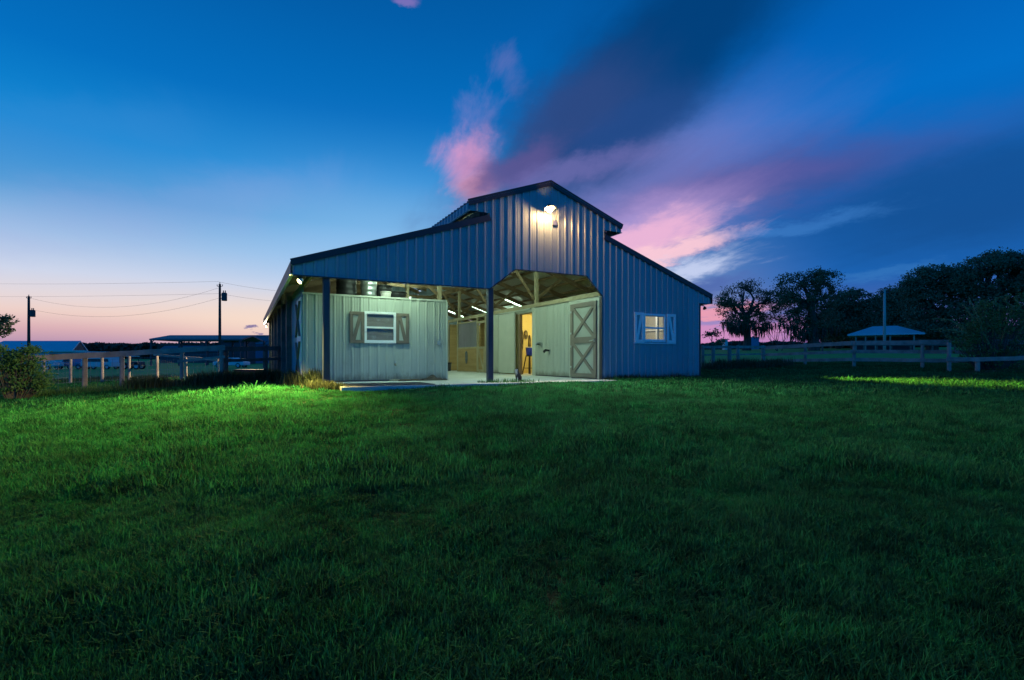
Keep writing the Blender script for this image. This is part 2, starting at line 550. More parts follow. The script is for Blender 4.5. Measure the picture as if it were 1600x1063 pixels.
def thing(name, label, cat, loc=(0, 0, 0), rz=0.0, group=None):
    o = bpy.data.objects.new(name, None)
    o.empty_display_size = .2
    COL.objects.link(o)
    o.location = loc
    o.rotation_euler = (0, 0, rz)
    return tag(o, label, cat, group)


def copy_thing(root, loc, rz, label, scale=None):
    r = root.copy()
    COL.objects.link(r)
    r.location = loc
    r.rotation_euler = (0, 0, rz)
    r['label'] = label
    if scale:
        r.scale = scale
    for ch in list(root.children):
        c = ch.copy()
        COL.objects.link(c)
        c.parent = r
        for gch in list(ch.children):
            d = gch.copy()
            COL.objects.link(d)
            d.parent = c
    return r


# ------------------------------------------------------------------ barn frame of reference
TH = R(27.8)
CT, ST = math.cos(TH), math.sin(TH)
OX, OY = (457 - CX) / F * 11.0, 11.0


def bw(s, t, z=0.0):
    return (OX + s * CT - t * ST, OY + s * ST + t * CT, z)


def to_barn(x, y):
    dx, dy = x - OX, y - OY
    return dx * CT + dy * ST, -dx * ST + dy * CT


# ------------------------------------------------------------------ terrain
CTRL = [(0, 0, -.82), (-3, 1, -.86), (3, 1, -.8), (0, -12, -1.1), (-12, -8, -1.2), (12, -8, -.95), (-2, 5, -.5), (3, 6, -.42), (7, 6, -.4),
        (-6, 6, -.6), (-4.5, 8.5, -.27), (-1, 10.2, -.16), (2, 12.0, -.07), (5.2, 14.8, -.04), (-5.2, 11.2, -.08), (-3, 17, -.02), (0, 22, -.05), (6.4, 16.8, -.05),
        (3, 30, 0), (-8, 26, -.2), (8, 22, .05), (12, 13, -.1), (9, 10, -.2), (15, 26, .2), (17, 21, .1), (18, 13, -.15), (13, 28, .26), (25, 20, .2),
        (-9.6, 15.9, -.43), (-10.4, 17.5, -.26), (-15, 14.8, -.62), (-14, 10, -.75), (-20, 20, -.7), (-8.0, 19, -.2), (-30, 35, -.65), (-40, 60, -.6), (-15, 40, -.4),
        (-60, 90, -.7), (-100, 100, -.8), (-40, 130, -.2), (-80, 250, 0.8), (-200, 250, .6),
        (20, 50, 1.0), (30, 80, 2.0), (40, 60, 1.5), (60, 60, 1.7), (40, 40, .9), (50, 120, 2.8), (90, 100, 3.0), (120, 60, 2.5), (80, 250, 5.0), (250, 250, 6), (0, 70, .7),
        (-250, 20, -1), (250, 20, 2), (0, -150, -2), (-200, -200, -3), (200, -200, -1), (0, 250, 2.5)]


def tps_fit(ctrl):
    P = np.array(ctrl, float)
    X = P[:, :2]
    n = len(X)
    r = np.linalg.norm(X[:, None] - X[None], axis=2)
    K = r + np.eye(n) * .25      # biharmonic |r| kernel, slightly smoothed
    A = np.zeros((n + 3, n + 3))
    A[:n, :n] = K
    A[:n, n] = 1
    A[:n, n + 1:] = X
    A[n, :n] = 1
    A[n + 1:, :n] = X.T
    b = np.concatenate([P[:, 2], [0, 0, 0]])
    return X, np.linalg.solve(A, b)


TX, TW = tps_fit(CTRL)


def ground(x, y):
    x = np.atleast_1d(np.asarray(x, float))
    y = np.atleast_1d(np.asarray(y, float))
    n = len(TX)
    xc, yc = np.clip(x, -320, 320), np.clip(y, -220, 320)
    z = np.full(x.shape, TW[n]) + TW[n + 1] * xc + TW[n + 2] * yc
    for i in range(n):
        z = z + TW[i] * np.hypot(xc - TX[i, 0], yc - TX[i, 1])
    z = z + .018 * np.sin(1.9 * x + .7 * y) * np.sin(1.3 * y - .6 * x) + .010 * np.sin(4.1 * x - 1.7 * y + 1) * np.sin(3.3 * y + 2.2 * x)
    # under the barn the ground lies just below the slab
    s, t = to_barn(x, y)
    ins = np.clip(np.minimum.reduce([s + .2, 13.0 - s, t + .8, 19 - t]) / .8, 0, 1)
    return z * (1 - ins) + np.minimum(z, -.03) * ins


def gz(x, y):
    return float(ground(x, y)[0])


def at(u, depth):
    x = (u - CX) / F * depth
    return x, depth, gz(x, depth)


def zpx(v, depth):
    return CAMZ + (HY - v) / F * depth


def make_ground():
    a = np.linspace(-1, 1, 261)
    xs = np.sign(a) * (np.abs(a) * 26 + (np.abs(a) ** 5) * 1300)
    b = np.linspace(0, 1, 281)
    ys = -14 + b * 46 + (b ** 5) * 1400
    X, Y = np.meshgrid(xs, ys)
    Z = ground(X.ravel(), Y.ravel())
    v = np.column_stack([X.ravel(), Y.ravel(), Z])
    nx, ny = len(xs), len(ys)
    i = np.arange(ny - 1)[:, None] * nx + np.arange(nx - 1)[None]
    i = i.ravel()
    f = np.column_stack([i, i + 1, i + nx + 1, i + nx])
    me = bpy.data.meshes.new('ground')
    me.from_pydata(v.tolist(), [], f.tolist())
    me.polygons.foreach_set('use_smooth', [True] * len(me.polygons))
    o = bpy.data.objects.new('ground', me)
    COL.objects.link(o)
    m = bpy.data.materials.new('turf_ground')
    m.use_nodes = True
    g = NG(m.node_tree)
    bs = g.n['Principled BSDF']
    tc = g.node('ShaderNodeTexCoord').outputs['Object']
    n1 = g.noise(tc, .35, 6, .6)
    n2 = g.noise(tc, 9.0, 6, .7)
    n3 = g.noise(g.mapping(tc, (.7, 1.6, 1), (3, 8, 0)), .55, 6, .65)
    sp = g.node('ShaderNodeSeparateXYZ')
    g.put(sp.inputs[0], tc)
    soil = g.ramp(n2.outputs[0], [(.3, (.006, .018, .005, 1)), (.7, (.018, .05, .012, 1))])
    pasture = g.ramp(n2.outputs[0], [(.3, (.13, .30, .07, 1)), (.7, (.23, .48, .11, 1))])  # far grass brightened; grazing sky sheen is put into its colour
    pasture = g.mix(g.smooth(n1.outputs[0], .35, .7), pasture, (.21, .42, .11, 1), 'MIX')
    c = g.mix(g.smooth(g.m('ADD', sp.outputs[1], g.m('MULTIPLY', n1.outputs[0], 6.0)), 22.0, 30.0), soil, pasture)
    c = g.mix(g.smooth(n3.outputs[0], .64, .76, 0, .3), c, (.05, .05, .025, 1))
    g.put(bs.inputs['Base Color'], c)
    bs.inputs['Roughness'].default_value = .8
    bs.inputs['Sheen Weight'].default_value = .04
    bs.inputs['Sheen Roughness'].default_value = .5
    bs.inputs['Sheen Tint'].default_value = (.45, 1, .6, 1)
    bs.inputs['Specular IOR Level'].default_value = .05
    bp = g.node('ShaderNodeBump')
    bp.inputs['Strength'].default_value = .9
    bp.inputs['Distance'].default_value = .06
    g.put(bp.inputs['Height'], g.noise(tc, 14.0, 6, .7).outputs[0])
    g.put(bs.inputs['Normal'], bp.outputs[0])
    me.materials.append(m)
    tag(o, 'gently rolling dark green turf ground of the yard and fields', 'ground', kind='structure')


make_ground()


# ------------------------------------------------------------------ grass
def grass_mat():
    m = bpy.data.materials.new('lawn_blades')
    m.use_nodes = True
    g = NG(m.node_tree)
    g.n.clear()
    out = g.node('ShaderNodeOutputMaterial')
    geo = g.node('ShaderNodeNewGeometry')
    oi = g.node('ShaderNodeObjectInfo')
    n1 = g.noise(geo.outputs['Position'], .8, 5, .65)
    n2 = g.noise(g.mapping(geo.outputs['Position'], (.7, 1.6, 1), (3, 8, 0)), .55, 6, .65)
    c = g.ramp(n1.outputs[0], [(.3, (.010, .085, .018, 1)), (.52, (.018, .150, .038, 1)), (.75, (.042, .195, .046, 1))])
    c = g.mix(g.m('MULTIPLY', oi.outputs['Random'], .45), c, (.018, .17, .046, 1))
    c = g.mix(g.smooth(n2.outputs[0], .64, .78, 0, .35), c, (.08, .08, .035, 1))
    hs = g.node('ShaderNodeAttribute', attribute_name='dry')
    c = g.mix(g.m('MULTIPLY', hs.outputs['Fac'], .6), c, (.085, .13, .06, 1))
    hv = g.node('ShaderNodeHueSaturation')
    g.put(hv.inputs['Color'], c)
    n4 = g.noise(geo.outputs['Position'], 3.2, 5, .7)
    g.put(hv.inputs['Value'], g.m('MULTIPLY', g.m('ADD', g.m('MULTIPLY', oi.outputs['Random'], 1.0), .55), g.smooth(n4.outputs[0], .3, .7, .7, 1.3)))
    g.put(hv.inputs['Saturation'], g.m('ADD', g.m('MULTIPLY', n4.outputs[0], .5), .68))
    c = hv.outputs[0]
    d = g.node('ShaderNodeBsdfPrincipled')
    g.put(d.inputs['Base Color'], c)
    d.inputs['Roughness'].default_value = .8
    d.inputs['Specular IOR Level'].default_value = .04
    t = g.node('ShaderNodeBsdfTranslucent')
    g.put(t.inputs[0], c)
    mx = g.node('ShaderNodeMixShader')
    mx.inputs[0].default_value = .35
    g.l.new(d.outputs[0], mx.inputs[1])
    g.l.new(t.outputs[0], mx.inputs[2])
    g.l.new(mx.outputs[0], out.inputs[0])
    return m


def tuft_mesh(name, nb, rad, hmin, hmax, wid, seed, m, lean=.5):
    r = np.random.default_rng(seed)
    vs, fs, dry = [], [], []
    for _ in range(nb):
        a = r.uniform(0, 6.283)
        d = rad * math.sqrt(r.uniform())
        px, py = d * math.cos(a), d * math.sin(a)
        h = r.uniform(hmin, hmax)
        th = r.uniform(0, 6.283)
        ln = h * r.uniform(.15, 1.0) * lean
        dx, dy = math.cos(th), math.sin(th)
        ox, oy = -dy, dx
        w = wid * r.uniform(.7, 1.3)
        k = len(vs)
        for i, (f, ww) in enumerate(((0, 1.0), (.45, .9), (.8, .55), (1.0, .0))):
            b = f * f * ln
            z = h * f * (1 - .25 * f * (ln / h))
            cx, cy = px + dx * b, py + dy * b
            if i < 3:
                vs += [(cx - ox * w * ww / 2, cy - oy * w * ww / 2, z - .01), (cx + ox * w * ww / 2, cy + oy * w * ww / 2, z - .01)]
            else:
                vs.append((cx, cy, z - .01))
        fs += [(k, k + 1, k + 3, k + 2), (k + 2, k + 3, k + 5, k + 4), (k + 4, k + 5, k + 6)]
        dry += [float(r.uniform() < .025)] * 7
    me = bpy.data.meshes.new(name)
    me.from_pydata(vs, [], fs)
    at_ = me.attributes.new('dry', 'FLOAT', 'POINT')
    at_.data.foreach_set('value', dry)
    me.materials.append(m)
    return bpy.data.objects.new(name, me)


def scatter(name, pts, rot, scl, coll, label, cat):
    """one object that instances the tufts of a collection on its own points"""
    me = bpy.data.meshes.new(name)
    me.from_pydata(pts.tolist(), [], [])
    a = me.attributes.new('rot', 'FLOAT_VECTOR', 'POINT')
    a.data.foreach_set('vector', rot.ravel())
    a = me.attributes.new('scl', 'FLOAT', 'POINT')
    a.data.foreach_set('value', scl)
    o = bpy.data.objects.new(name, me)
    COL.objects.link(o)
    ng = bpy.data.node_groups.new(name + '_nodes', 'GeometryNodeTree')
    ng.interface.new_socket('Geometry', in_out='INPUT', socket_type='NodeSocketGeometry')
    ng.interface.new_socket('Geometry', in_out='OUTPUT', socket_type='NodeSocketGeometry')
    g = NG(ng)
    gi, go = g.node('NodeGroupInput'), g.node('NodeGroupOutput')
    m2p = g.node('GeometryNodeMeshToPoints')
    ci = g.node('GeometryNodeCollectionInfo')
    ci.inputs[0].default_value = coll
    ci.inputs['Separate Children'].default_value = True
    ci.inputs['Reset Children'].default_value = True
    iop = g.node('GeometryNodeInstanceOnPoints')
    iop.inputs['Pick Instance'].default_value = True
    ri = g.node('FunctionNodeRandomValue', data_type='INT')
    ri.inputs[4].default_value = 0
    ri.inputs[5].default_value = len(coll.objects) - 1
    na = g.node('GeometryNodeInputNamedAttribute', data_type='FLOAT_VECTOR')
    na.inputs[0].default_value = 'rot'
    nb = g.node('GeometryNodeInputNamedAttribute', data_type='FLOAT')
    nb.inputs[0].default_value = 'scl'
    g.l.new(gi.outputs[0], m2p.inputs[0])
    g.l.new(m2p.outputs[0], iop.inputs['Points'])
    g.l.new(ci.outputs[0], iop.inputs['Instance'])
    g.l.new(ri.outputs[2], iop.inputs['Instance Index'])
    g.l.new(na.outputs[0], iop.inputs['Rotation'])
    g.l.new(nb.outputs[0], iop.inputs['Scale'])
    g.l.new(iop.outputs[0], go.inputs[0])
    md = o.modifiers.new('scatter', 'NODES')
    md.node_group = ng
    return tag(o, label, cat, kind='stuff')


def vnoise(x, y, sc, seed=0.0):
    return np.array([mnoise.fractal((a * sc + seed, b * sc - seed, seed), 1.0, 2.0, 3) for a, b in zip(x, y)])


def make_lawn():
    gm = grass_mat()
    near = bpy.data.collections.new('near_tufts')
    for i in range(6):
        near.objects.link(tuft_mesh('near_tuft', 34, .085, .035, (.065, .075, .085, .06, .10, .095)[i], .0042, 100 + i, gm, .8 if i < 4 else 1.0))
    for i in range(2):
        near.objects.link(tuft_mesh('near_weed', 20, .05, .03, .07, .013, 150 + i, gm, 1.5))
    mid = bpy.data.collections.new('mid_tufts')
    for i in range(5):
        mid.objects.link(tuft_mesh('mid_tuft', 60, .17, .035, .085 if i < 3 else .12, .007, 200 + i, gm, .8))
    far = bpy.data.collections.new('far_tufts')
    for i in range(4):
        far.objects.link(tuft_mesh('far_tuft', 70, .34, .04, .11, .016, 300 + i, gm, .8))

    def ring(y0, y1, dens):
        n = int(dens * 2.2 * (y1 * y1 - y0 * y0) / 2)
        y = np.sqrt(rng.uniform(y0 * y0, y1 * y1, n))
        x = rng.uniform(-1.1, 1.1, n) * y
        return x, y

    def finish(x, y, coll, name, label, s0, s1):
        s, t = to_barn(x, y)
        inside = (((s > .86) & (s < 8.5) & (t > -.6)) | ((s > .4) & (s < 8.5) & (t > .6)) | ((s >= 8.4) & (s < 12.42) & (t > -.01)) | ((s > .9) & (s < 12.4) & (t > 0)))
        keep = ~inside & (t < 40)
        x, y = x[keep], y[keep]
        # worn patches thin the grass
        p = vnoise(x, y, .45, 3.0)
        keep = rng.uniform(size=len(x)) > np.clip((p - .25) * 1.6, 0, .3)
        x, y = x[keep], y[keep]
        z = ground(x, y)
        q = vnoise(x, y, .9, 9.0)
        scl = rng.uniform(s0, s1, len(x)) * np.clip(1 + .55 * q, .55, 1.6)
        ss, tt = to_barn(x, y)
        scl = np.where((ss > -.2) & (ss < 8.6) & (tt > -2.2), scl * .55, scl)
        rot = np.column_stack([rng.uniform(-.15, .15, len(x)), rng.uniform(-.15, .15, len(x)), rng.uniform(0, 6.28, len(x))])
        scatter(name, np.column_stack([x, y, z]), rot, scl, coll, label, 'grass')

    x, y = ring(1.3, 4.6, 900)
    finish(x, y, near, 'near_grass', 'dark unmown grass blades in the foreground of the lawn', .8, 1.25)
    x, y = ring(4.5, 10.5, 150)
    ex, ey = rng.uniform(-17, 17, 26000), rng.uniform(-2.5, 10.3, 26000)
    out = (np.abs(ex) > 1.08 * np.maximum(ey, 0)) | (ey < 1.3)
    x, y = np.concatenate([x, ex[out]]), np.concatenate([y, ey[out]])
    finish(x, y, mid, 'lawn_grass', 'green lawn grass in the middle of the yard before the barn', .8, 1.3)
    x, y = ring(10.3, 30, 36)
    ex, ey = rng.uniform(-30, 30, 14000), rng.uniform(9, 30, 14000)
    out = (np.abs(ex) > 1.08 * ey)
    x, y = np.concatenate([x, ex[out]]), np.concatenate([y, ey[out]])
    finish(x, y, far, 'yard_grass', 'lawn grass along the barn and the fences', .75, 1.25)


make_lawn()

# ------------------------------------------------------------------ barn
JL, JR = 4.72, 8.44           # joints of the raised centre
UL, UR, PK = 4.15, 9.08, 6.58  # upper eaves and ridge
W, WL, WR, LEN = 12.92, .42, 12.38, 18.0
SL = .333


def zl(s):      # lower roofs
    return 2.73 + SL * s if s < PK else 2.73 + SL * (W - s)


def zu(s):
    return 5.49 - .358 * abs(s - PK)


def interp(*pts):
    xs = [p[0] for p in pts]
    ys = [p[1] for p in pts]
    return lambda a: float(np.interp(a, xs, ys))


barn = thing('barn', 'large ribbed metal horse barn with raised centre gable, open porch and chamfered aisle opening', 'barn', bw(0, 0, 0), TH)

slab = MB()
slab.prism([(.92, -.62, -.25), (8.46, -.62, -.25), (8.46, .02, -.25), (12.36, .02, -.25), (12.36, LEN, -.25), (.44, LEN, -.25), (.44, .62, -.25), (.92, .62, -.25)], (0, 0, .25))
o = slab.build('concrete_floor', M['concrete'], None, bevel=.012)
o.location = bw(0, 0, 0)
o.rotation_euler = (0, 0, TH)
tag(o, 'pale concrete floor of the barn aisle and porch', 'floor', kind='structure')

# front sheet metal -----------------------------------------------------------
X_, Z_, NF = (1, 0, 0), (0, 0, 1), (0, -1, 0)
fw = MB()
fw.ribbed((0, 0, 0), X_, Z_, NF, 0.0, JL, lambda a: 2.43, lambda a: zl(a) - .02)
fw.ribbed((0, 0, 0), X_, Z_, NF, JL, JR, interp((4.72, 2.43), (5.48, 3.0), (7.80, 3.0), (8.36, 2.45), (8.362, -.06), (9, -.06)), lambda a: zu(a) - .02,
          breaks=(5.48, 7.80, 8.36, 8.362, PK))
W0, W1, WZ0, WZ1 = 9.97, 10.84, 1.15, 1.99
fw.ribbed((0, 0, 0), X_, Z_, NF, JR, W0, lambda a: -.06, lambda a: zl(a) - .02)
fw.ribbed((0, 0, 0), X_, Z_, NF, W0, W1, lambda a: -.06, lambda a: WZ0)
fw.ribbed((0, 0, 0), X_, Z_, NF, W0, W1, lambda a: WZ1, lambda a: zl(a) - .02)
fw.ribbed((0, 0, 0), X_, Z_, NF, W1, 12.40, lambda a: -.06, lambda a: zl(a) - .02)
fw.ribbed((0, 0, 0), X_, Z_, NF, 12.40, W, lambda a: 2.45, lambda a: zl(a) - .02)
fw.ribbed((0, 0, 0), X_, Z_, NF, UL, JL, lambda a: 4.40, lambda a: zu(a) - .02)
fw.ribbed((0, 0, 0), X_, Z_, NF, JR, UR, lambda a: 4.40, lambda a: zu(a) - .02)
front = fw.build('front_wall', M['metal_sky_tint'], barn, solid=.003)
front['label'] = 'ribbed metal front wall with gable, blue skylight tinted into its colour'

# rake and edge trim
tr = MB()


def rake(p, q, h=.15):
    tr.beam((p[0], -.045, p[1] - h / 2), (q[0], -.045, q[1] - h / 2), .03, h)


rake((-.03, zl(-.03) + .05), (JL, zl(JL) + .05))
rake((JR, zl(JR) + .05), (W + .03, zl(W + .03) + .05))
rake((UL - .03, zu(UL) + .05), (PK, zu(PK) + .06))
rake((PK, zu(PK) + .06), (UR + .03, zu(UR) + .05))
tr.build('rake_trim', M['trim_dark'], barn)
tr = MB()
tr.beam((.02, -.012, 2.425), (JL, -.012, 2.425), .05, .022)
tr.beam((JL, -.012, 2.425), (5.48, -.012, 2.995), .05, .022)
tr.beam((5.48, -.012, 2.995), (7.80, -.012, 2.995), .05, .022)
tr.beam((7.80, -.012, 2.995), (8.37, -.012, 2.445), .05, .022)
tr.box(8.345, 8.372, -.03, .09, 0, 2.44)
tr.build('opening_trim', M['trim_dark'], barn)
tr = MB()
tr.box(12.35, 12.40, -.032, .03, -.06, 2.44)
tr.box(12.398, 12.43, -.03, .09, -.06, 2.44)
tr.build('corner_trim', M['trim_dark'], barn)

# roofs
rf = MB()
cs = 1 / math.hypot(1, SL)
ll = math.hypot(JL + .02, SL * (JL + .02))
rf.ribbed((-.02, -.05, zl(-.02)), (0, 1, 0), (cs, 0, SL * cs), (-SL * cs, 0, cs), 0, LEN + .1, lambda a: 0, lambda a: ll, phase=.1)
lr = math.hypot(W - JR + .02, SL * (W - JR + .02))
rf.ribbed((W + .02, -.05, zl(W + .02)), (0, 1, 0), (-cs, 0, SL * cs), (SL * cs, 0, cs), 0, LEN + .1, lambda a: 0, lambda a: lr, phase=.1)
rf.build('lean_to_roof', M['roof_metal'], barn, solid=.003)
rf = MB()
lu = math.hypot(PK - UL + .03, .358 * (PK - UL + .03))
cu = 1 / math.hypot(1, .358)
rf.ribbed((UL - .03, -.06, zu(UL - .03)), (0, 1, 0), (cu, 0, .358 * cu), (-.358 * cu, 0, cu), 0, LEN + .1, lambda a: 0, lambda a: lu, phase=.1, rh=.03)
lu2 = math.hypot(UR + .03 - PK, .358 * (UR + .03 - PK))
rf.ribbed((UR + .03, -.06, zu(UR + .03)), (0, 1, 0), (-cu, 0, .358 * cu), (.358 * cu, 0, cu), 0, LEN + .1, lambda a: 0, lambda a: lu2, phase=.1, rh=.03)
rf.build('centre_roof', M['roof_metal'], barn, solid=.003)
rc = MB()
rc.prism([(PK - .22, -.07, zu(PK - .22) + .035), (PK, -.07, zu(PK) + .045), (PK + .22, -.07, zu(PK + .22) + .035), (PK, -.07, zu(PK) + .06)], (0, LEN + .14, 0))
rc.build('ridge_cap', M['trim_dark'], barn)

# eave fascias
ef = MB()
ef.box(-.045, -.02, -.05, LEN + .05, 2.45, 2.715)
ef.build('eave_fascia', M['fascia'], barn)
ef = MB()
ef.box(-.05, .02, -.05, LEN + .05, 2.425, 2.448)
ef.build('fascia_edge', M['trim_tan'], barn)
ef = MB()
ef.box(W + .02, W + .045, -.05, LEN + .05, 2.45, 2.715)
ef.build('eave_fascia', M['fascia'], barn)
ef = MB()
for s_, n_ in ((UL - .012, -1), (UR + .012, 1)):
    ef.ribbed((s_, 0, 0), (0, 1, 0), Z_, (n_, 0, 0), 0, LEN, lambda a: 4.40, lambda a: 4.59, phase=.05, minor=False)
ef.build('upper_fascia', M['metal_sky_tint'], barn, solid=.003)
ef = MB()
ef.box(UL - .035, UL + .02, -.02, LEN, 4.385, 4.405)
ef.box(UR - .02, UR + .035, -.02, LEN, 4.385, 4.405)
ef.build('upper_fascia_edge', M['trim_tan'], barn)
# clerestory sides and the flashing along them
cw = MB()
cw.ribbed((JL - .01, 0, 0), (0, 1, 0), Z_, (-1, 0, 0), .02, LEN, lambda a: zl(JL) - .02, lambda a: zu(JL) - .16, phase=.05)
cw.ribbed((JR + .01, 0, 0), (0, 1, 0), Z_, (1, 0, 0), .02, LEN, lambda a: zl(JR) - .02, lambda a: zu(JR) - .16, phase=.05)
cw.build('clerestory_wall', M['metal_sky_tint'], barn, solid=.003)

# timber frame -----------------------------------------------------------------
pr = MB()   # purlins
for k in range(8):
    s_ = .12 + k * .64
    if s_ < JL:
        pr.box(s_ - .022, s_ + .022, .03, LEN - .05, zl(s_) - .1, zl(s_) - .012)
for k in range(8):
    s_ = W - .12 - k * .64
    if s_ > JR:
        pr.box(s_ - .022, s_ + .022, .03, LEN - .05, zl(s_) - .1, zl(s_) - .012)
for k in range(5):
    for sgn in (-1, 1):
        s_ = PK + sgn * (.15 + k * .55)
        if UL < s_ < UR:
            pr.box(s_ - .022, s_ + .022, .03, LEN - .05, zu(s_) - .1, zu(s_) - .012)
pr.build('purlins', M['lumber'], barn)
BAYS = [.14, 4.0, 7.75, 11.5, 15.2, 17.9]
bys = sorted(BAYS + [2.05, 5.9, 9.35, 13.3, 16.5])
for t_ in bys:
    rb = MB()
    rb.beam((.05, t_, zl(.05) - .19), (JL, t_, zl(JL) - .19), .05, .17)
    rb.beam((W - .05, t_, zl(W - .05) - .19), (JR, t_, zl(JR) - .19), .05, .17)
    rb.beam((UL + .05, t_ + .055, zu(UL + .05) - .19), (PK, t_ + .055, zu(PK) - .19), .05, .17)
    rb.beam((UR - .05, t_ + .055, zu(UR - .05) - .19), (PK, t_ + .055, zu(PK) - .19), .05, .17)
    if t_ in BAYS and t_ > 1:
        rb.beam((JL, t_, 4.05), (JR, t_, 4.05), .05, .14)
        rb.beam((JR + .02, t_ + .02, 2.75), (JR + 1.15, t_ + .02, zl(JR + 1.15) - .24), .045, .1)
        rb.beam((JR - .02, t_ + .02, 2.75), (JR - .95, t_ + .02, 4.0), .045, .1)
        rb.beam((JL - .02, t_ + .02, 2.75), (JL - 1.15, t_ + .02, zl(JL - 1.15) - .24), .045, .1)
    rb.build('rafter_frame', M['lumber'], barn)
bm_ = MB()
for s_ in (JL + .06, JR + .03):
    bm_.box(s_ - .025, s_ + .025, .06, LEN, 3.98, 4.2)
bm_.box(.42, JL, .03, .08, 2.46, 2.68)
bm_.box(WL - .02, WL + .03, .1, LEN, zl(WL) - .42, zl(WL) - .28)
bm_.build('header_beam', M['lumber'], barn)
for s_ in (.705, JL + .055):
    p = MB()
    p.box(s_ - .072, s_ + .072, .018, .162, -.25, 2.46)
    p.build('porch_post', M['post_paint'], barn, bevel=.008)
for t_ in BAYS[1:]:
    for s_, z0 in ((JL + .06, 0), (JR + .06, 0)):
        p = MB()
        p.box(s_ - .06, s_ + .06, t_ - .06, t_ + .06, z0, 3.98)
        p.build('aisle_post', M['lumber_pale'], barn)

# left rooms, set back under the porch ---------------------------------------------
lw = MB()
T0, S0, S1 = 2.0, .40, 4.28
V0, V1, VZ0, VZ1 = 1.95, 2.77, 1.05, 1.87
for a0, a1, z0, z1 in ((S0, V0, .03, 2.27), (V0, V1, .03, VZ0), (V0, V1, VZ1, 2.27), (V1, S1, .03, 2.27)):
    lw.ribbed((0, T0, 0), X_, Z_, NF, a0, a1, lambda a: z0, lambda a: z1, phase=.02, rh=.017)
lw.build('porch_wall', M['metal_tan'], barn, solid=.003)
l2 = MB()
l2.box(S0 - .01, S1 + .01, T0 - .03, T0 + .10, 2.265, 2.31)
l2.box(S1 - .01, S1 + .03, T0 - .03, T0 + .10, 0, 2.265)
l2.build('wall_cap', M['trim_tan'], barn)
l2 = MB()
l2.box(S0, S1, T0 - .032, T0 + .02, .0, .03)
l2.build('base_trim', M['trim_dark'], barn)
l2 = MB()
l2.box(S0 + .05, S1, T0 + .02, 8.0, 2.14, 2.26)
l2.build('loft_deck', M['lumber'], barn)
l2 = MB()
l2.box(S1 - .03, S1, T0 + .1, 8.0, 0, 2.14)
l2.box(S0 + .05, S1 - .03, 7.95, 8.0, 0, 2.14)
l2.build('room_partition', M['stall_wood'], barn)
l2 = MB()
l2.box(V0 - .2, V1 + .35, T0 + .012, T0 + .028, .95, 1.95)
l2.build('boarded_panel', M['board_in'], barn)


def sash_window(s0, s1, z0, z1, t, frame_m, name='window'):
    fr = MB()
    e = .045
    fr.box(s0 - .02, s0 + e, t - .045, t + .03, z0 - .02, z1 + .02)
    fr.box(s1 - e, s1 + .02, t - .045, t + .03, z0 - .02, z1 + .02)
    fr.box(s0 + e, s1 - e, t - .045, t + .03, z0 - .02, z0 + e)
    fr.box(s0 + e, s1 - e, t - .045, t + .03, z1 - e, z1 + .02)
    w_ = fr.build(name, frame_m, barn, bevel=.004)
    zm = (z0 + z1) / 2
    r = MB()
    r.box(s0 + e, s1 - e, t - .036, t + .01, zm - .025, zm + .025)
    for zz in (z0 + e, z1 - e - .02):
        r.box(s0 + e, s1 - e, t - .012, t + .008, zz, zz + .02)
    r.build('sash', frame_m, w_)
    p = MB()
    p.box(s0 + e, s1 - e, t - .004, t, z0 + e, zm - .025)
    p.box(s0 + e, s1 - e, t - .022, t - .018, zm + .025, z1 - e)
    p.build('pane', M['glass'], w_)
    return w_


def shutter(s0, s1, z0, z1, t, m_frame, m_back, diag):
    e = .085
    f = MB()
    f.box(s0, s0 + e, t - .062, t - .028, z0, z1)
    f.box(s1 - e, s1, t - .062, t - .028, z0, z1)
    f.box(s0 + e, s1 - e, t - .060, t - .028, z0, z0 + e)
    f.box(s0 + e, s1 - e, t - .060, t - .028, z1 - e, z1)
    a, b = (s0 + e + .02, z0 + e), (s1 - e - .02, z1 - e)
    if diag < 0:
        a, b = (s0 + e + .02, z1 - e), (s1 - e - .02, z0 + e)
    f.beam((a[0], t - .046, a[1]), (b[0], t - .046, b[1]), .022, .075, up=(0, 1, 0)) if False else f.prism(
        [(a[0] - .045, t - .056, a[1]), (a[0] + .045, t - .056, a[1]), (b[0] + .045, t - .056, b[1]), (b[0] - .045, t - .056, b[1])], (0, .026, 0))
    sh = f.build('shutter', m_frame, barn, bevel=.003)
    b_ = MB()
    b_.box(s0 + .02, s1 - .02, t - .030, t - .024, z0 + .02, z1 - .02)
    b_.build('shutter_panel', m_back, sh)
    return sh


sash_window(V0, V1, VZ0, VZ1, T0, M['vinyl'])
shutter(1.55, 1.93, 1.03, 1.87, T0, M['shutter_brown'], M['metal_tan'], 1)
shutter(2.79, 3.15, 1.03, 1.87, T0, M['shutter_brown'], M['metal_tan'], -1)
sash_window(W0, W1, WZ0, WZ1, 0, M['shutter_white'])
shutter(9.58, 9.955, 1.11, 2.03, 0, M['shutter_white'], M['metal_sky_tint'], 1)
shutter(10.90, 11.28, 1.11, 2.03, 0, M['shutter_white'], M['metal_sky_tint'], -1)
sl_ = MB()
sl_.box(9.56, 11.29, -.05, -.022, 1.075, 1.108)
sl_.build('window_ledge', M['shutter_white'], barn)

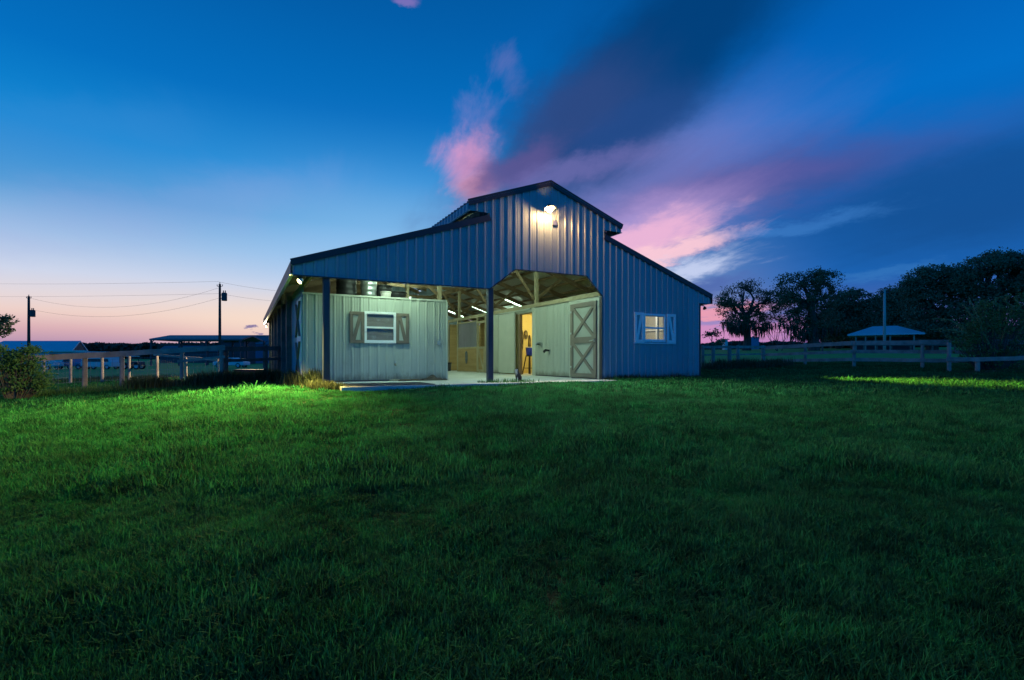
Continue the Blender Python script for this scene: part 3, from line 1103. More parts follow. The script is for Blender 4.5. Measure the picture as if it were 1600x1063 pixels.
# left side wall towards the field -------------------------------------------------
sw = MB()
sw.ribbed((WL, 0, 0), (0, 1, 0), Z_, (-1, 0, 0), T0 + .02, LEN, lambda a: -.05, lambda a: zl(WL) - .28, phase=.1)
sw.build('field_side_wall', M['metal_sky_tint'], barn, solid=.003)
for t_ in (5.2, 7.7, 10.2, 12.7, 15.2, 17.85):
    p = MB()
    p.box(WL - .2, WL - .05, t_ - .08, t_ + .08, -.3, 2.72)
    p.build('side_post', M['fence_dark'], barn)
for t0_, t1_ in ((5.9, 7.0), (8.4, 9.5), (10.9, 12.0), (13.4, 14.5)):
    for z0_, z1_ in ((.05, .98), (1.25, 2.15)):
        p = MB()
        p.box(WL - .045, WL - .022, t0_, t1_, z0_, z1_)
        p.build('stall_shutter', M['white_metal'], barn)
dr = MB()
dr.box(WL - .06, WL - .024, T0 + .12, T0 + 1.3, .05, 2.2)
d_ = dr.build('field_door', M['white_metal'], barn)
dr = MB()
for a, b in (((T0 + .2, .15), (T0 + 1.2, 1.05)), ((T0 + .2, 1.05), (T0 + 1.2, .15)), ((T0 + .2, 1.2), (T0 + 1.2, 2.1)), ((T0 + .2, 2.1), (T0 + 1.2, 1.2))):
    dr.beam((WL - .07, a[0], a[1]), (WL - .07, b[0], b[1]), .02, .09, up=(1, 0, 0))
dr.build('door_brace', M['shutter_brown'], d_)

# right side and back walls
sw = MB()
sw.ribbed((WR, 0, 0), (0, 1, 0), Z_, (1, 0, 0), .02, LEN, lambda a: -.06, lambda a: zl(WR) - .1, phase=.1)
sw.build('far_side_wall', M['metal_sky_tint'], barn, solid=.003)
bk = MB()
bk.ribbed((0, LEN, 0), X_, Z_, (0, 1, 0), WL, JL, lambda a: -.05, lambda a: zl(a) - .03)
bk.ribbed((0, LEN, 0), X_, Z_, (0, 1, 0), JL, JR, lambda a: 2.9, lambda a: zu(a) - .03, breaks=(PK,))
bk.ribbed((0, LEN, 0), X_, Z_, (0, 1, 0), JR, WR, lambda a: -.05, lambda a: zl(a) - .03)
bk.build('back_wall', M['metal_sky_tint'], barn, solid=.003)

# aisle's right-hand wall -----------------------------------------------------------
SA = 8.44
NA = (-1, 0, 0)
for a0, a1, z0, z1 in ((1.74, 3.92, .03, 2.5), (6.3, 8.18, .03, 2.5)):
    rw = MB()
    rw.ribbed((SA, 0, 0), (0, 1, 0), Z_, NA, a0, a1, lambda a: z0, lambda a: z1, phase=.02, rh=.017)
    rw.build('aisle_wall', M['metal_tan'], barn, solid=.003)
tm = MB()
tm.box(SA - .03, SA + .08, .095, .265, 0, 2.48)
tm.box(SA - .03, SA + .08, 1.64, 1.74, 0, 2.48)
tm.box(SA - .028, SA + .08, .265, 1.64, 2.36, 2.48)
tm.build('door_trim', M['trim_tan'], barn)
tm = MB()
tm.box(SA - .03, SA + .08, 3.92, 4.16, 0, 2.48)
tm.box(SA - .028, SA + .08, 4.16, 5.4, 2.33, 2.48)
tm.build('door_trim', M['trim_tan'], barn)
tm = MB()
tm.box(SA + .0, SA + .12, 5.16, 5.32, 0, 2.33)
tm.box(SA + .08, SA + .14, 4.12, 4.2, 0, 2.33)
tm.box(SA + .02, SA + .12, 4.16, 5.16, 2.30, 2.345)
tm.build('door_jamb', M['lumber'], barn)
tp = MB()
tp.box(SA - .05, SA + .09, .1, LEN, 2.48, 2.52)
tp.box(SA - .02, SA + .06, .1, LEN, 2.52, 2.62)
tp.build('top_plate', M['lumber_pale'], barn)
bt = MB()
bt.box(SA - .028, SA + .03, 1.74, 3.92, 0, .03)
bt.build('base_trim', M['trim_dark'], barn)
bt = MB()
bt.box(SA - .028, SA + .03, 6.9, 8.18, 0, .03)
bt.build('base_trim', M['trim_dark'], barn)


def braced_panel(t0, t1, z0, z1, frame_m, back_m, name, mid=None, e=.13, xb=True, z_only=False):
    f = MB()
    x0, x1 = SA - .075, SA - .035
    f.box(x0, x1, t0, t0 + e, z0, z1)
    f.box(x0, x1, t1 - e, t1, z0, z1)
    rails = [z0, z1 - e] + ([mid - e / 2 - .03] if mid else [])
    for zz in rails:
        f.box(x0 + .001, x1, t0 + e, t1 - e, zz, zz + e + (.06 if mid and zz == rails[-1] else 0))
    cells = [(z0 + e, (mid - e / 2 - .03) if mid else z1 - e)] + ([(mid + e / 2 + .03, z1 - e)] if mid else [])
    for c0, c1 in cells:
        q = .075
        f.prism([(x0 + .006, t0 + e, c0), (x0 + .006, t0 + e + q, c0), (x0 + .006, t1 - e, c1 - q), (x0 + .006, t1 - e, c1), (x0 + .006, t1 - e - q, c1), (x0 + .006, t0 + e, c0 + q)], (.028, 0, 0))
        if xb:
            f.prism([(x0 + .003, t1 - e, c0), (x0 + .003, t1 - e - q, c0), (x0 + .003, t0 + e, c1 - q), (x0 + .003, t0 + e, c1), (x0 + .003, t0 + e + q, c1), (x0 + .003, t1 - e, c0 + q)], (.028, 0, 0))
    d = f.build(name, frame_m, barn, bevel=.003)
    b = MB()
    b.box(x1 - .004, x1 + .02, t0 + .01, t1 - .01, z0 + .01, z1 - .01)
    b.build('door_panel', back_m, d)
    return d


dd = braced_panel(.28, 1.63, .03, 2.35, M['door_gray'], M['metal_tan'], 'dutch_door', mid=1.19)
dd['label'] = 'taupe dutch door with two X braces'
h = MB()
h.box(SA - .098, SA - .072, .31, .37, 1.12, 1.2)
h.tube([(SA - .09, .34, 1.17), (SA - .14, .34, 1.17), (SA - .14, .52, 1.15)], .014, 8)
h.tube([(SA - .14, .34, 1.17), (SA - .14, .27, 1.2)], .012, 8)
h.build('latch', M['galv'], dd)
for z_ in (.35, 1.0, 1.42, 2.1):
    h = MB()
    h.box(SA - .083, SA - .07, 1.56, 1.64, z_ - .03, z_ + .03)
    h.build('hinge', M['galv'], dd)
sd = MB()
sd.box(SA - .085, SA - .05, 5.40, 6.88, .04, 2.42)
sdo = sd.build('sliding_door', M['trim_tan'], barn, bevel=.004)
sd = MB()
sd.box(SA - .10, SA - .085, 5.40, 5.47, .04, 2.42)
sd.build('door_edge', M['metal_tan'], sdo)
sd = MB()
sd.box(SA - .10, SA - .085, 6.81, 6.88, .04, 2.42)
sd.build('door_edge', M['metal_tan'], sdo)
sd = MB()
sd.box(SA - .11, SA - .03, 4.2, 6.9, 2.422, 2.47)
sd.build('door_track', M['metal_tan'], barn)
hd = braced_panel(8.26, 9.06, .03, 1.15, M['lumber_pale'], M['stall_wood'], 'stall_half_door', e=.1, xb=False)
sp = MB()
sp.box(SA - .04, SA, 9.1, 11.5, .02, 1.09)
sp.build('stall_front', M['stall_wood'], barn)
sp = MB()
sp.box(SA - .05, SA + .03, 9.06, 9.16, 0, 2.48)
sp.box(SA - .05, SA + .03, 8.18, 8.26, 0, 2.48)
sp.box(SA - .05, SA + .03, 11.42, 11.56, 0, 2.48)
sp2 = MB()
sp2.box(SA - .05, SA + .03, 12.9, 13.05, 0, 2.48)
sp2.build('stall_post', M['lumber_pale'], barn)
sp.box(SA - .048, SA + .02, 9.16, 11.42, 1.09, 1.16)
sp.box(SA - .048, SA + .02, 9.16, 11.42, 2.30, 2.36)
sp.box(SA - .048, SA + .02, 8.26, 9.06, 2.2, 2.3)
sp.build('stall_frame', M['lumber_pale'], barn)
mesh = MB()
for k in range(46):
    t_ = 9.17 + k * .05
    mesh.box(SA - .026, SA - .018, t_, t_ + .012, 1.16, 2.30)
for k in range(22):
    z_ = 1.19 + k * .05
    mesh.box(SA - .017, SA - .010, 9.16, 11.42, z_, z_ + .012)
mesh.box(SA + .0, SA + .006, 9.16, 11.42, 1.16, 2.30)
mesh.build('stall_grille', M['galv'], barn)
st = MB()
st.box(SA + .1, WR - .1, 9.05, 9.1, 0, 2.4)
st.box(SA + .1, WR - .1, 12.95, 13.0, 0, 2.4)
st.box(SA + .1, WR - .1, 8.15, 8.2, 0, 2.4)
st.box(WR - .14, WR - .1, 8.2, 17.9, 0, 2.4)
st.box(SA - .03, SA + .0, 13.05, 17.8, 0, 2.4)
st.build('stall_lining', M['stall_wood'], barn)

# tack room and front store behind the right wall
tk = MB()
tk.box(SA + .1, WR - .05, 7.0, 7.05, 0, 2.5)
tk.box(WR - .09, WR - .05, 3.36, 7.0, 0, 2.5)
tk.box(SA + .1, SA + .13, 5.34, 7.0, 0, 2.5)
tk.box(SA + .13, WR - .09, 3.33, 3.36, 0, 2.5)
tk.build('room_lining', M['plywood'], barn)
tk = MB()
tk.box(WR - .09, WR - .05, .1, 3.3, 0, 2.5)
tk.box(SA + .1, SA + .13, .1, 4.1, 0, 2.5)
tk.box(SA + .13, WR - .09, 3.28, 3.32, 0, 2.5)
tk.build('store_lining', M['room_wall'], barn)
tk = MB()
tk.box(11.52, 11.6, 1.02, 1.1, 0, 2.5)
tk.box(12.2, 12.27, .5, 3.2, 1.62, 1.66)
tk.box(12.2, 12.27, .5, 3.2, .95, .99)
tk.build('store_post', M['vinyl'], barn)
tk = MB()
tk.box(SA + .1, WR - .05, .06, 7.05, 2.5, 2.54)
tk.build('room_ceiling', M['plywood'], barn)
tk = MB()
tk.box(10.9, 12.25, 2.9, 3.28, .86, .9)
tk.box(10.9, 12.25, 2.9, 3.28, 1.42, 1.46)
tk.box(10.9, 10.95, 2.9, 3.28, 0, 2.3)
tk.box(11.55, 11.6, 2.9, 3.28, 0, 2.3)
tk.build('store_shelf', M['lumber_pale'], barn)


# ------------------------------------------------------------------ lamps
def area(name, parent, loc, sx, sy, power, col, rot=(0, 0, 0)):
    l = bpy.data.lights.new(name, 'AREA')
    l.shape = 'RECTANGLE'
    l.size, l.size_y = sx, sy
    l.energy, l.color = power, col
    o = bpy.data.objects.new(name, l)
    COL.objects.link(o)
    o.parent = parent
    o.location, o.rotation_euler = loc, rot
    return o


def spot(name, parent, loc, target, power, col, ang, blend=.6, rad=.05):
    l = bpy.data.lights.new(name, 'SPOT')
    l.energy, l.color, l.spot_size, l.spot_blend, l.shadow_soft_size = power, col, R(ang), blend, rad
    o = bpy.data.objects.new(name, l)
    COL.objects.link(o)
    o.parent = parent
    o.location = loc
    d = Vector(target) - Vector(loc)
    o.rotation_euler = d.to_track_quat('-Z', 'Y').to_euler()
    return o


def point(name, parent, loc, power, col, rad=.05):
    l = bpy.data.lights.new(name, 'POINT')
    l.energy, l.color, l.shadow_soft_size = power, col, rad
    o = bpy.data.objects.new(name, l)
    COL.objects.link(o)
    o.parent = parent
    o.location = loc
    return o


def tube_light(p, q, label, m='tube'):
    """fluorescent batten running from p to q in barn (s,t,z)"""
    c = (Vector(p) + Vector(q)) / 2
    t = thing('fluorescent_light', label, 'ceiling light', bw(c.x, c.y, c.z), TH, 'fluorescent lights under the barn roof')
    a, b = Vector(p) - c, Vector(q) - c
    d = (b - a).normalized()
    up = Vector((0, 0, 1)) if abs(d.z) < .9 else Vector((1, 0, 0))
    n = (up - d * up.dot(d)).normalized()
    MB().beam(a + n * .045, b + n * .045, .11, .05).build('lamp_housing', M['white_plastic'], t)
    side = d.cross(n)
    tb = MB()
    for k in (-.026, .026):
        tb.tube([a + side * k + d * .03, b + side * k - d * .03], .024, 10)
    tb.build('lamp_tube', M[m], t, smooth=True)
    return t


def roof_tube(s0, s1, t, drop, label, m='tube'):
    return tube_light((s0, t, zl(s0) - drop), (s1, t, zl(s1) - drop), label, m)


roof_tube(10.02, 11.15, 9.7, .19, 'nearest of three slanting fluorescent tubes right of the aisle')
roof_tube(10.04, 11.10, 13.6, .19, 'middle one of three slanting fluorescent tubes right of the aisle')
roof_tube(9.95, 10.98, 16.95, .19, 'farthest of three slanting fluorescent tubes right of the aisle')
roof_tube(2.1, 3.3, 9.45, .19, 'slanting fluorescent tube behind the tubs stored above the porch wall')
roof_tube(1.9, 3.1, 1.15, .36, 'fluorescent tube hidden behind the porch fascia above the left window', 'tube_hidden')
roof_tube(3.4, 4.5, 5.2, .36, 'fluorescent tube over the loft near the aisle', 'tube_hidden')
tube_light((4.75, 11.2, 3.52), (5.95, 11.2, 3.43), 'level fluorescent tube seen above the porch wall right of the stored cans')
tube_light((6.3, 2.3, 4.3), (7.0, 2.3, 4.18), 'added unseen fluorescent tube high behind the centre gable', 'tube_hidden')  # fill tube added out of view to throw light on the lawn
tube_light((5.6, 1.1, 4.05), (6.8, 1.1, 4.05), 'added unseen level fluorescent tube just behind the gable wall', 'tube_hidden')  # added behind the gable to brighten the lawn in front
tube_light((6.2, 7.0, 4.35), (7.0, 7.0, 4.3), 'added unseen fluorescent tube high in the aisle behind the gable', 'tube_hidden')  # added fill for the aisle, out of view

tube_light((4.6, 10.5, 4.28), (5.8, 10.5, 4.34), 'added unseen fluorescent tube high over the stalls, hidden by the porch fascia', 'tube_hidden')  # added out of view to keep the stall area lit
tube_light((4.6, 14.2, 4.28), (5.8, 14.2, 4.34), 'farthest added unseen fluorescent tube high over the back of the aisle', 'tube_hidden')  # second added fill, for the back of the aisle
tube_light((11.6, 11.0, 3.0), (11.6, 12.2, 3.0), 'added unseen fluorescent tube running lengthwise over the stalls', 'tube_hidden')  # added fill above the stalls, kept out of view

# gooseneck barn light on the gable
gl = thing('gooseneck_lamp', 'lit gooseneck barn lamp high on the centre gable', 'lamp', bw(6.36, -.02, 4.62), TH)
g_ = MB()
g_.tube([(.33, -.02, -.22), (.33, -.10, -.1), (.31, -.2, .06), (.24, -.28, .15), (.14, -.31, .16), (.05, -.31, .11)], .013, 8)
g_.box(.27, .40, -.045, .0, -.3, -.16)
g_.build('lamp_arm', M['galv'], gl, smooth=False)
g_ = MB()
g_.lathe([(.025, .1), (.05, .09), (.07, .05), (.13, .0), (.16, -.03), (.155, -.03), (.12, .0), (.06, .045)], (0, -.31, .06), 20, Matrix.Rotation(R(-14), 3, 'X'))
g_.build('lamp_shade', M['transformer'], gl, smooth=True)
g_ = MB()
g_.lathe([(.0, -.075), (.035, -.065), (.06, -.03), (.065, 0), (.055, .03), (.0, .045)], (0, -.31, .01), 18)
g_.build('bulb', M['bulb_warm'], gl, smooth=True)
spot('gable_light', gl, (0, -.31, -.14), (0, -2.7, -2.5), 3100, (1.0, .92, .76), 112, 1.0, .06)

# floodlights at the corners
for nm, loc, aim, pw, lab, ang, colr in (
        ('flood_light', (.16, .10, 2.35), (-2.8, -1.0, -.2), 5000, 'lit round floodlight under the left front corner of the roof', 168, (1.0, .76, .2)),
        ('flood_light', (.10, LEN - .35, 2.35), (-6.5, LEN - 3.5, 0), 2600, 'lit floodlight under the far end of the left eave', 150, (1.0, .85, .5))):
    fl = thing(nm, lab, 'floodlight', bw(*loc), TH, 'floodlights under the roof edges')
    f = MB()
    f.box(-.05, .05, -.03, .05, .04, .075)
    f.tube([(0, 0, .05), (0, -.02, -.0)], .016, 8)
    f.build('bracket', M['transformer'], fl)
    dirv = (Vector(aim) - Vector(loc)).normalized()
    Mx = dirv.to_track_quat('Z', 'Y').to_matrix()
    f = MB()
    f.lathe([(.0, -.07), (.035, -.065), (.05, -.03), (.068, .03), (.064, .03), (.05, .0)], (0, -.02, -.03), 16, Mx)
    f.build('lamp_shade', M['white_plastic'], fl, smooth=True)
    f = MB()
    f.lathe([(.0, .04), (.03, .036), (.055, .02), (.062, .01)], (0, -.02, -.03), 16, Mx)
    f.build('lens', M['bulb_flood'], fl, smooth=True)
    spot('flood', fl, tuple(Vector((0, -.02, -.03)) + dirv * .09), tuple(dirv * 5), pw, colr, ang, .75, .04)

fl = thing('flood_light', 'small double floodlight under the right end of the front eave', 'floodlight', bw(12.62, .10, 2.37), TH, 'floodlights under the roof edges')
f = MB()
f.box(-.06, .06, -.04, .04, .05, .08)
f.tube([(0, 0, .06), (0, 0, .03), (.10, 0, .02), (.16, .02, -.02)], .014, 8)
f.tube([(0, 0, .03), (-.09, 0, .0), (-.10, .02, -.04)], .014, 8)
f.build('bracket', M['black'], fl)
for px_ in (.18, -.10):
    f = MB()
    f.lathe([(.0, -.06), (.03, -.055), (.045, -.02), (.06, .03), (.055, .03), (.0, .02)], (px_, .04, -.06), 14, Matrix.Rotation(R(55), 3, 'Y'))
    f.build('lamp_shade', M['black'], fl, smooth=True)
fr_t = (3.5, -6.1, -2.45)
spot('flood', fl, (.26, .0, -.1), fr_t, 17000, (1.0, .68, .12), 33, 1.0, .04)
# bulbs in the two rooms
for loc, pw, lab in (((9.9, 5.6, 2.42), 105, 'round ceiling bulb lighting the yellow tack room'), ((10.6, 1.9, 2.42), 70, 'round ceiling bulb lighting the front store room')):
    rl = thing('room_bulb', lab, 'ceiling light', bw(*loc), TH, 'bulbs in the barn rooms')
    f = MB()
    f.lathe([(.06, .08), (.06, .05), (.035, .04), (.03, .02)], n=14)
    f.build('lamp_base', M['white_plastic'], rl, smooth=True)
    f = MB()
    f.lathe([(.03, .02), (.055, -.02), (.06, -.06), (.03, -.1), (0, -.11)], n=14)
    f.build('bulb', M['bulb_room'], rl, smooth=True)
    point('room_light', rl, (0, 0, -.2), pw, (1.0, .90, .46) if pw > 100 else (1.0, .97, .84), .08)

# ------------------------------------------------------------------ things in and on the barn
def inbarn(name, label, cat, s, t, z=0.0, rz=0.0, group=None):
    return thing(name, label, cat, bw(s, t, z), TH + rz, group)


# cat sitting on the apron
def make_cat():
    root = inbarn('cat', 'dark tabby cat with white face and chest sitting on the concrete apron', 'cat', 5.62, .12, 0, 0)
    me = bpy.data.meshes.new('cat_body')
    # faces -X (towards the left of the picture), slightly to the viewer
    V = [((.075, 0, .075), .078), ((.050, 0, .135), .074), ((.015, 0, .195), .060), ((-.022, 0, .240), .044), ((-.042, 0, .272), .036),
         ((-.055, 0, .300), .046), ((-.098, 0, .292), .020),                                # spine, neck, head, muzzle
         ((-.020, .030, .150), .030), ((-.040, .034, .080), .019), ((-.046, .034, .020), .015), ((-.070, .034, .010), .014),   # front legs
         ((-.020, -.030, .150), .030), ((-.040, -.034, .080), .019), ((-.046, -.034, .020), .015), ((-.070, -.034, .010), .014),
         ((.055, .055, .075), .052), ((.005, .066, .050), .030), ((-.005, .068, .014), .017), ((-.035, .068, .011), .015),     # haunches
         ((.055, -.055, .075), .052), ((.005, -.066, .050), .030), ((-.005, -.068, .014), .017), ((-.035, -.068, .011), .015),
         ((.130, .01, .03), .024), ((.160, -.04, .018), .017), ((.140, -.10, .016), .015), ((.085, -.135, .015), .011),        # tail
         ((-.050, .030, .338), .016), ((-.050, .036, .362), .004), ((-.050, -.030, .338), .016), ((-.050, -.036, .362), .004)]  # ears
    Ed = [(0, 1), (1, 2), (2, 3), (3, 4), (4, 5), (5, 6), (2, 7), (7, 8), (8, 9), (9, 10), (2, 11), (11, 12), (12, 13), (13, 14),
          (0, 15), (15, 16), (16, 17), (17, 18), (0, 19), (19, 20), (20, 21), (21, 22), (0, 23), (23, 24), (24, 25), (25, 26), (5, 27), (27, 28), (5, 29), (29, 30)]
    me.from_pydata([v for v, _ in V], Ed, [])
    o = bpy.data.objects.new('cat_body', me)
    COL.objects.link(o)
    o.parent = root
    o.rotation_euler = (0, 0, R(28))
    sk = o.modifiers.new('skin', 'SKIN')
    for i, (_, r) in enumerate(V):
        me.skin_vertices[0].data[i].radius = (r, r)
    me.skin_vertices[0].data[0].use_root = True
    sb = o.modifiers.new('smooth', 'SUBSURF')
    sb.levels = sb.render_levels = 2
    m = bpy.data.materials.new('cat_fur')
    m.use_nodes = True
    g = NG(m.node_tree)
    b = g.n['Principled BSDF']
    tc = g.node('ShaderNodeTexCoord').outputs['Object']
    sx = g.node('ShaderNodeSeparateXYZ')
    g.put(sx.inputs[0], tc)
    wv = g.node('ShaderNodeTexWave', bands_direction='Z')
    g.put(wv.inputs[0], tc)
    wv.inputs['Scale'].default_value = 16
    wv.inputs['Distortion'].default_value = 5
    c = g.ramp(wv.outputs[1], [(.35, (.022, .018, .016, 1)), (.7, (.075, .058, .045, 1))])
    nz = g.noise(tc, 22, 3)
    xx = g.m('ADD', sx.outputs[0], g.m('MULTIPLY', g.m('SUBTRACT', nz.outputs[0], .5), .03))
    white = g.m('MULTIPLY', g.smooth(xx, -.045, -.062), g.smooth(sx.outputs[2], .335, .318))
    c = g.mix(white, c, (.68, .66, .60, 1))
    g.put(b.inputs['Base Color'], c)
    b.inputs['Roughness'].default_value = .85
    me.materials.append(m)
    for sy in (-1, 1):
        e = MB()
        e.lathe([(0, .006), (.007, .003), (.007, -.003), (0, -.006)], (-.096, .021 * sy, .311), 8)
        e.build('eye', M['black'], o)
    return root


make_cat()

# stool with the blue bucket in the tack room
stl = inbarn('bar_stool', 'dark four legged stool in the yellow room carrying a blue bucket', 'stool', 9.10, 5.55, 0, R(20))
f = MB()
f.lathe([(0, .70), (.15, .70), (.165, .715), (.165, .735), (.15, .745), (0, .745)], n=20)
f.build('seat', M['black'], stl, smooth=False)
for sx_, sy_ in ((1, 1), (1, -1), (-1, 1), (-1, -1)):
    MB().beam((sx_ * .10, sy_ * .10, .70), (sx_ * .20, sy_ * .20, 0), .032, .032).build('leg', M['black'], stl)
f = MB()
for a, b in (((-1, -1), (1, -1)), ((1, -1), (1, 1)), ((1, 1), (-1, 1)), ((-1, 1), (-1, -1))):
    q = .166
    f.beam((a[0] * q, a[1] * q, .24), (b[0] * q, b[1] * q, .24), .02, .02)
f.build('stretcher', M['black'], stl)


def bucket(name, label, cat, loc, rz, m, r=.15, h=.30, rim=None, handle=True):
    t = thing(name, label, cat, loc, rz)
    f = MB()
    f.lathe([(0, 0), (r * .8, 0), (r * .82, .01), (r, h), (r * .97, h), (r * .8, .02), (0, .02)], n=22)
    f.build('bucket_body', m, t, smooth=True)
    f = MB()
    f.lathe([(r * .985, h - .035), (r * 1.05, h - .03), (r * 1.06, h), (r * .98, h + .006)], n=22)
    f.build('rim', rim or m, t, smooth=True)
    if handle:
        f = MB()
        f.tube([(r * 1.03 * math.cos(a), .02, h - .02 - r * .75 * math.sin(a)) for a in np.linspace(0, math.pi, 11)], .005, 6)
        f.build('handle', M['galv'], t)
    return t


bucket('bucket', 'blue bucket with white rim standing on the stool', 'bucket', bw(9.10, 5.55, .747), TH, M['blue_plastic'], .16, .33, M['white_plastic'])
bucket('bucket', 'black rubber bucket on the aisle floor at the stall post', 'bucket', bw(8.05, 11.95, 0), TH, M['black'], .2, .42)
bucket('bucket', 'white bucket beside the black one at the stall post', 'bucket', bw(7.98, 12.45, 0), TH, M['white_plastic'], .19, .42)

# tack hanging on the yellow wall and on the aisle wall


def strap_loop(t, w, h, n=3, m='tack', thick=.012):
    f = MB()
    for k in range(n):
        ww, hh, ox_ = w * (1 - .18 * k), h * (1 - .13 * k), .02 * k
        pts = []
        for a in np.linspace(0, 2 * math.pi, 15):
            pts.append((ww / 2 * math.sin(a) + random.uniform(-.012, .012), -.02 - ox_ * .5, -hh / 2 + hh / 2 * math.cos(a) * (1 if math.cos(a) > 0 else 1.05)))
        f.tube(pts, thick, 6)
    f.build('strap', M[m], t)
    h_ = MB()
    h_.tube([(0, .02, 0), (0, -.04, -.01), (0, -.055, .03)], .008, 6)
    h_.build('hook', M['galv'], t)


for (s_, z_, w_, h_, lab) in ((9.52, 1.86, .14, .95, 'leather bridle on the yellow wall left of the stool'), (9.72, 1.82, .16, .36, 'short halter high on the yellow wall'), (9.90, 1.62, .10, .80, 'long dark strap on the yellow wall over the stool')):
    t = inbarn('bridle', lab, 'tack', s_, 6.97, z_, 0, 'tack hanging on the yellow wall')
    strap_loop(t, w_, h_)
t = inbarn('halter', 'grey blue halter hanging on the wooden stall front', 'halter', SA - .05, 10.3, .95, -R(90))
strap_loop(t, .22, .55, 3, 'halter', .014)
t = inbarn('halter', 'dark halter and lead rope on the tan aisle wall beyond the post', 'halter', SA - .04, 7.6, 1.18, -R(90))
strap_loop(t, .26, .62, 3, 'tack', .016)
# hooks and hose holder on the ribbed wall
for (t_, z_, lab) in ((3.52, 1.13, 'pale saddle rack with dark end on the ribbed aisle wall'), (2.98, .86, 'small dark bracket low on the ribbed aisle wall')):
    t = inbarn('wall_bracket', lab, 'bracket', SA - .02, t_, z_, -R(90))
    f = MB()
    f.box(-.035, .035, -.02, .01, -.09, .07)
    f.build('plate', M['galv'], t)
    f = MB()
    f.tube([(0, -.01, .03), (0, -.16, .045), (0, -.22, .0), (0, -.2, -.04)], [.03, .045, .045, .03], 10)
    f.build('arm', M['galv' if z_ > 1 else 'black'], t, smooth=True)
    if z_ > 1:
        f = MB()
        f.tube([(-.09, -.02, .0), (-.11, -.12, .02), (-.11, -.16, -.03)], [.035, .05, .03], 10)
        f.build('rack_end', M['black'], t, smooth=True)
# switch box and hose tap on the porch wall
t = inbarn('switch_box', 'small grey switch box near the right end of the porch wall', 'switch', 4.03, T0 - .025, 1.07)
f = MB()
f.box(-.045, .045, -.05, .02, -.06, .06)
f.build('box', M['galv'], t, bevel=.006)
f = MB()
f.box(-.012, .012, -.065, -.05, -.02, .025)
f.tube([(0, -.01, .06), (0, -.01, 1.15)], .012, 8)
f.build('conduit', M['trim_tan'], t)
t = inbarn('hose_tap', 'brass hose tap low on the porch wall under the window', 'tap', 2.76, T0 - .02, .46)
f = MB()
f.tube([(0, .02, 0), (0, -.07, 0), (0, -.10, -.05)], [.02, .022, .018], 10)
f.build('spout', M['lumber_pale'], t, smooth=True)
f = MB()
f.tube([(0, -.05, 0), (0, -.05, .06)], .01, 6)
f.lathe([(.0, .06), (.045, .06), (.045, .075), (0, .075)], (0, -.05, 0), 10)
f.build('handle', M['galv'], t)

# mats on the apron
for (s0, s1, lab) in ((1.0, 1.92, 'left black rubber mat on the apron'), (1.94, 3.05, 'right and larger black rubber mat on the apron')):
    t = inbarn('rubber_mat', lab, 'mat', (s0 + s1) / 2, -.02, .002, 0, 'black rubber mats on the apron')
    f = MB()
    f.box(-(s1 - s0) / 2, (s1 - s0) / 2, -.55, .6, 0, .016)
    f.build('mat_sheet', M['rubber'], t, bevel=.004)
    f = MB()
    for k in range(9):
        y_ = -.48 + k * .12
        f.box(-(s1 - s0) / 2 + .04, (s1 - s0) / 2 - .04, y_, y_ + .05, .0165, .020)
    f.build('tread', M['rubber'], t)
# dark bundle of gear on the floor
t = inbarn('horse_blanket', 'crumpled dark blanket lying by the foot of the porch wall', 'blanket', 3.72, 1.72, 0)
v, fcs = [], []
N_ = 22
for j in range(N_):
    for i in range(N_):
        a, b = i / (N_ - 1) * 2 - 1, j / (N_ - 1) * 2 - 1
        rr = max(abs(a), abs(b))
        hgt = max(0, 1 - rr) ** .7 * (.06 + .12 * abs(mnoise.noise((a * 2.3, b * 2.3, 4))) + .09 * math.exp(-((a - .1) ** 2 + b * b) / .08))
        v.append((a * (.42 + .1 * mnoise.noise((b * 2, 3, 1))), b * (.2 + .06 * mnoise.noise((a * 2, 7, 1))), hgt + .004))
for j in range(N_ - 1):
    for i in range(N_ - 1):
        k = j * N_ + i
        fcs.append((k, k + 1, k + N_ + 1, k + N_))
MB().add(v, fcs).build('cloth', M['tack'], t, smooth=True)
f = MB()
f.tube([(-.4, -.1, .02), (-.55, -.04, .015), (-.75, -.12, .013), (-.95, -.06, .013)], .013, 6)
f.build('strap', M['tack'], t)
t = inbarn('broom', 'wooden handled broom lying along the foot of the porch wall', 'broom', 3.0, 1.86, .0)
f = MB()
f.tube([(-.15, 0, .03), (.75, .02, .03)], .014, 8)
f.build('handle', M['lumber'], t)
f = MB()
f.box(-.42, -.15, -.05, .05, .003, .05)
f.build('bristles', M['lumber_pale'], t, bevel=.01)

# loft store above the porch wall
LZ = 2.262


def drum(name, label, cat, s, t, r, h, m, rimm=None, taper=1.0):
    o = inbarn(name, label, cat, s, t, LZ)
    f = MB()
    pr_ = [(0, 0), (r * taper, 0)]
    for k in range(1, 4):
        zc = h * k / 4
        rr = r * (taper + (1 - taper) * k / 4)
        pr_ += [(rr, zc - .03), (rr + .012, zc), (rr, zc + .03)]
    pr_ += [(r, h), (r * .96, h), (r * .9, h - .05), (0, h - .05)]
    f.lathe(pr_, n=24)
    f.build('drum_body', m, o, smooth=True)
    f = MB()
    f.lathe([(r * .99, h - .03), (r + .015, h - .02), (r + .015, h), (r * .99, h + .008)], n=24)
    f.build('rim', rimm or m, o, smooth=True)
    return o


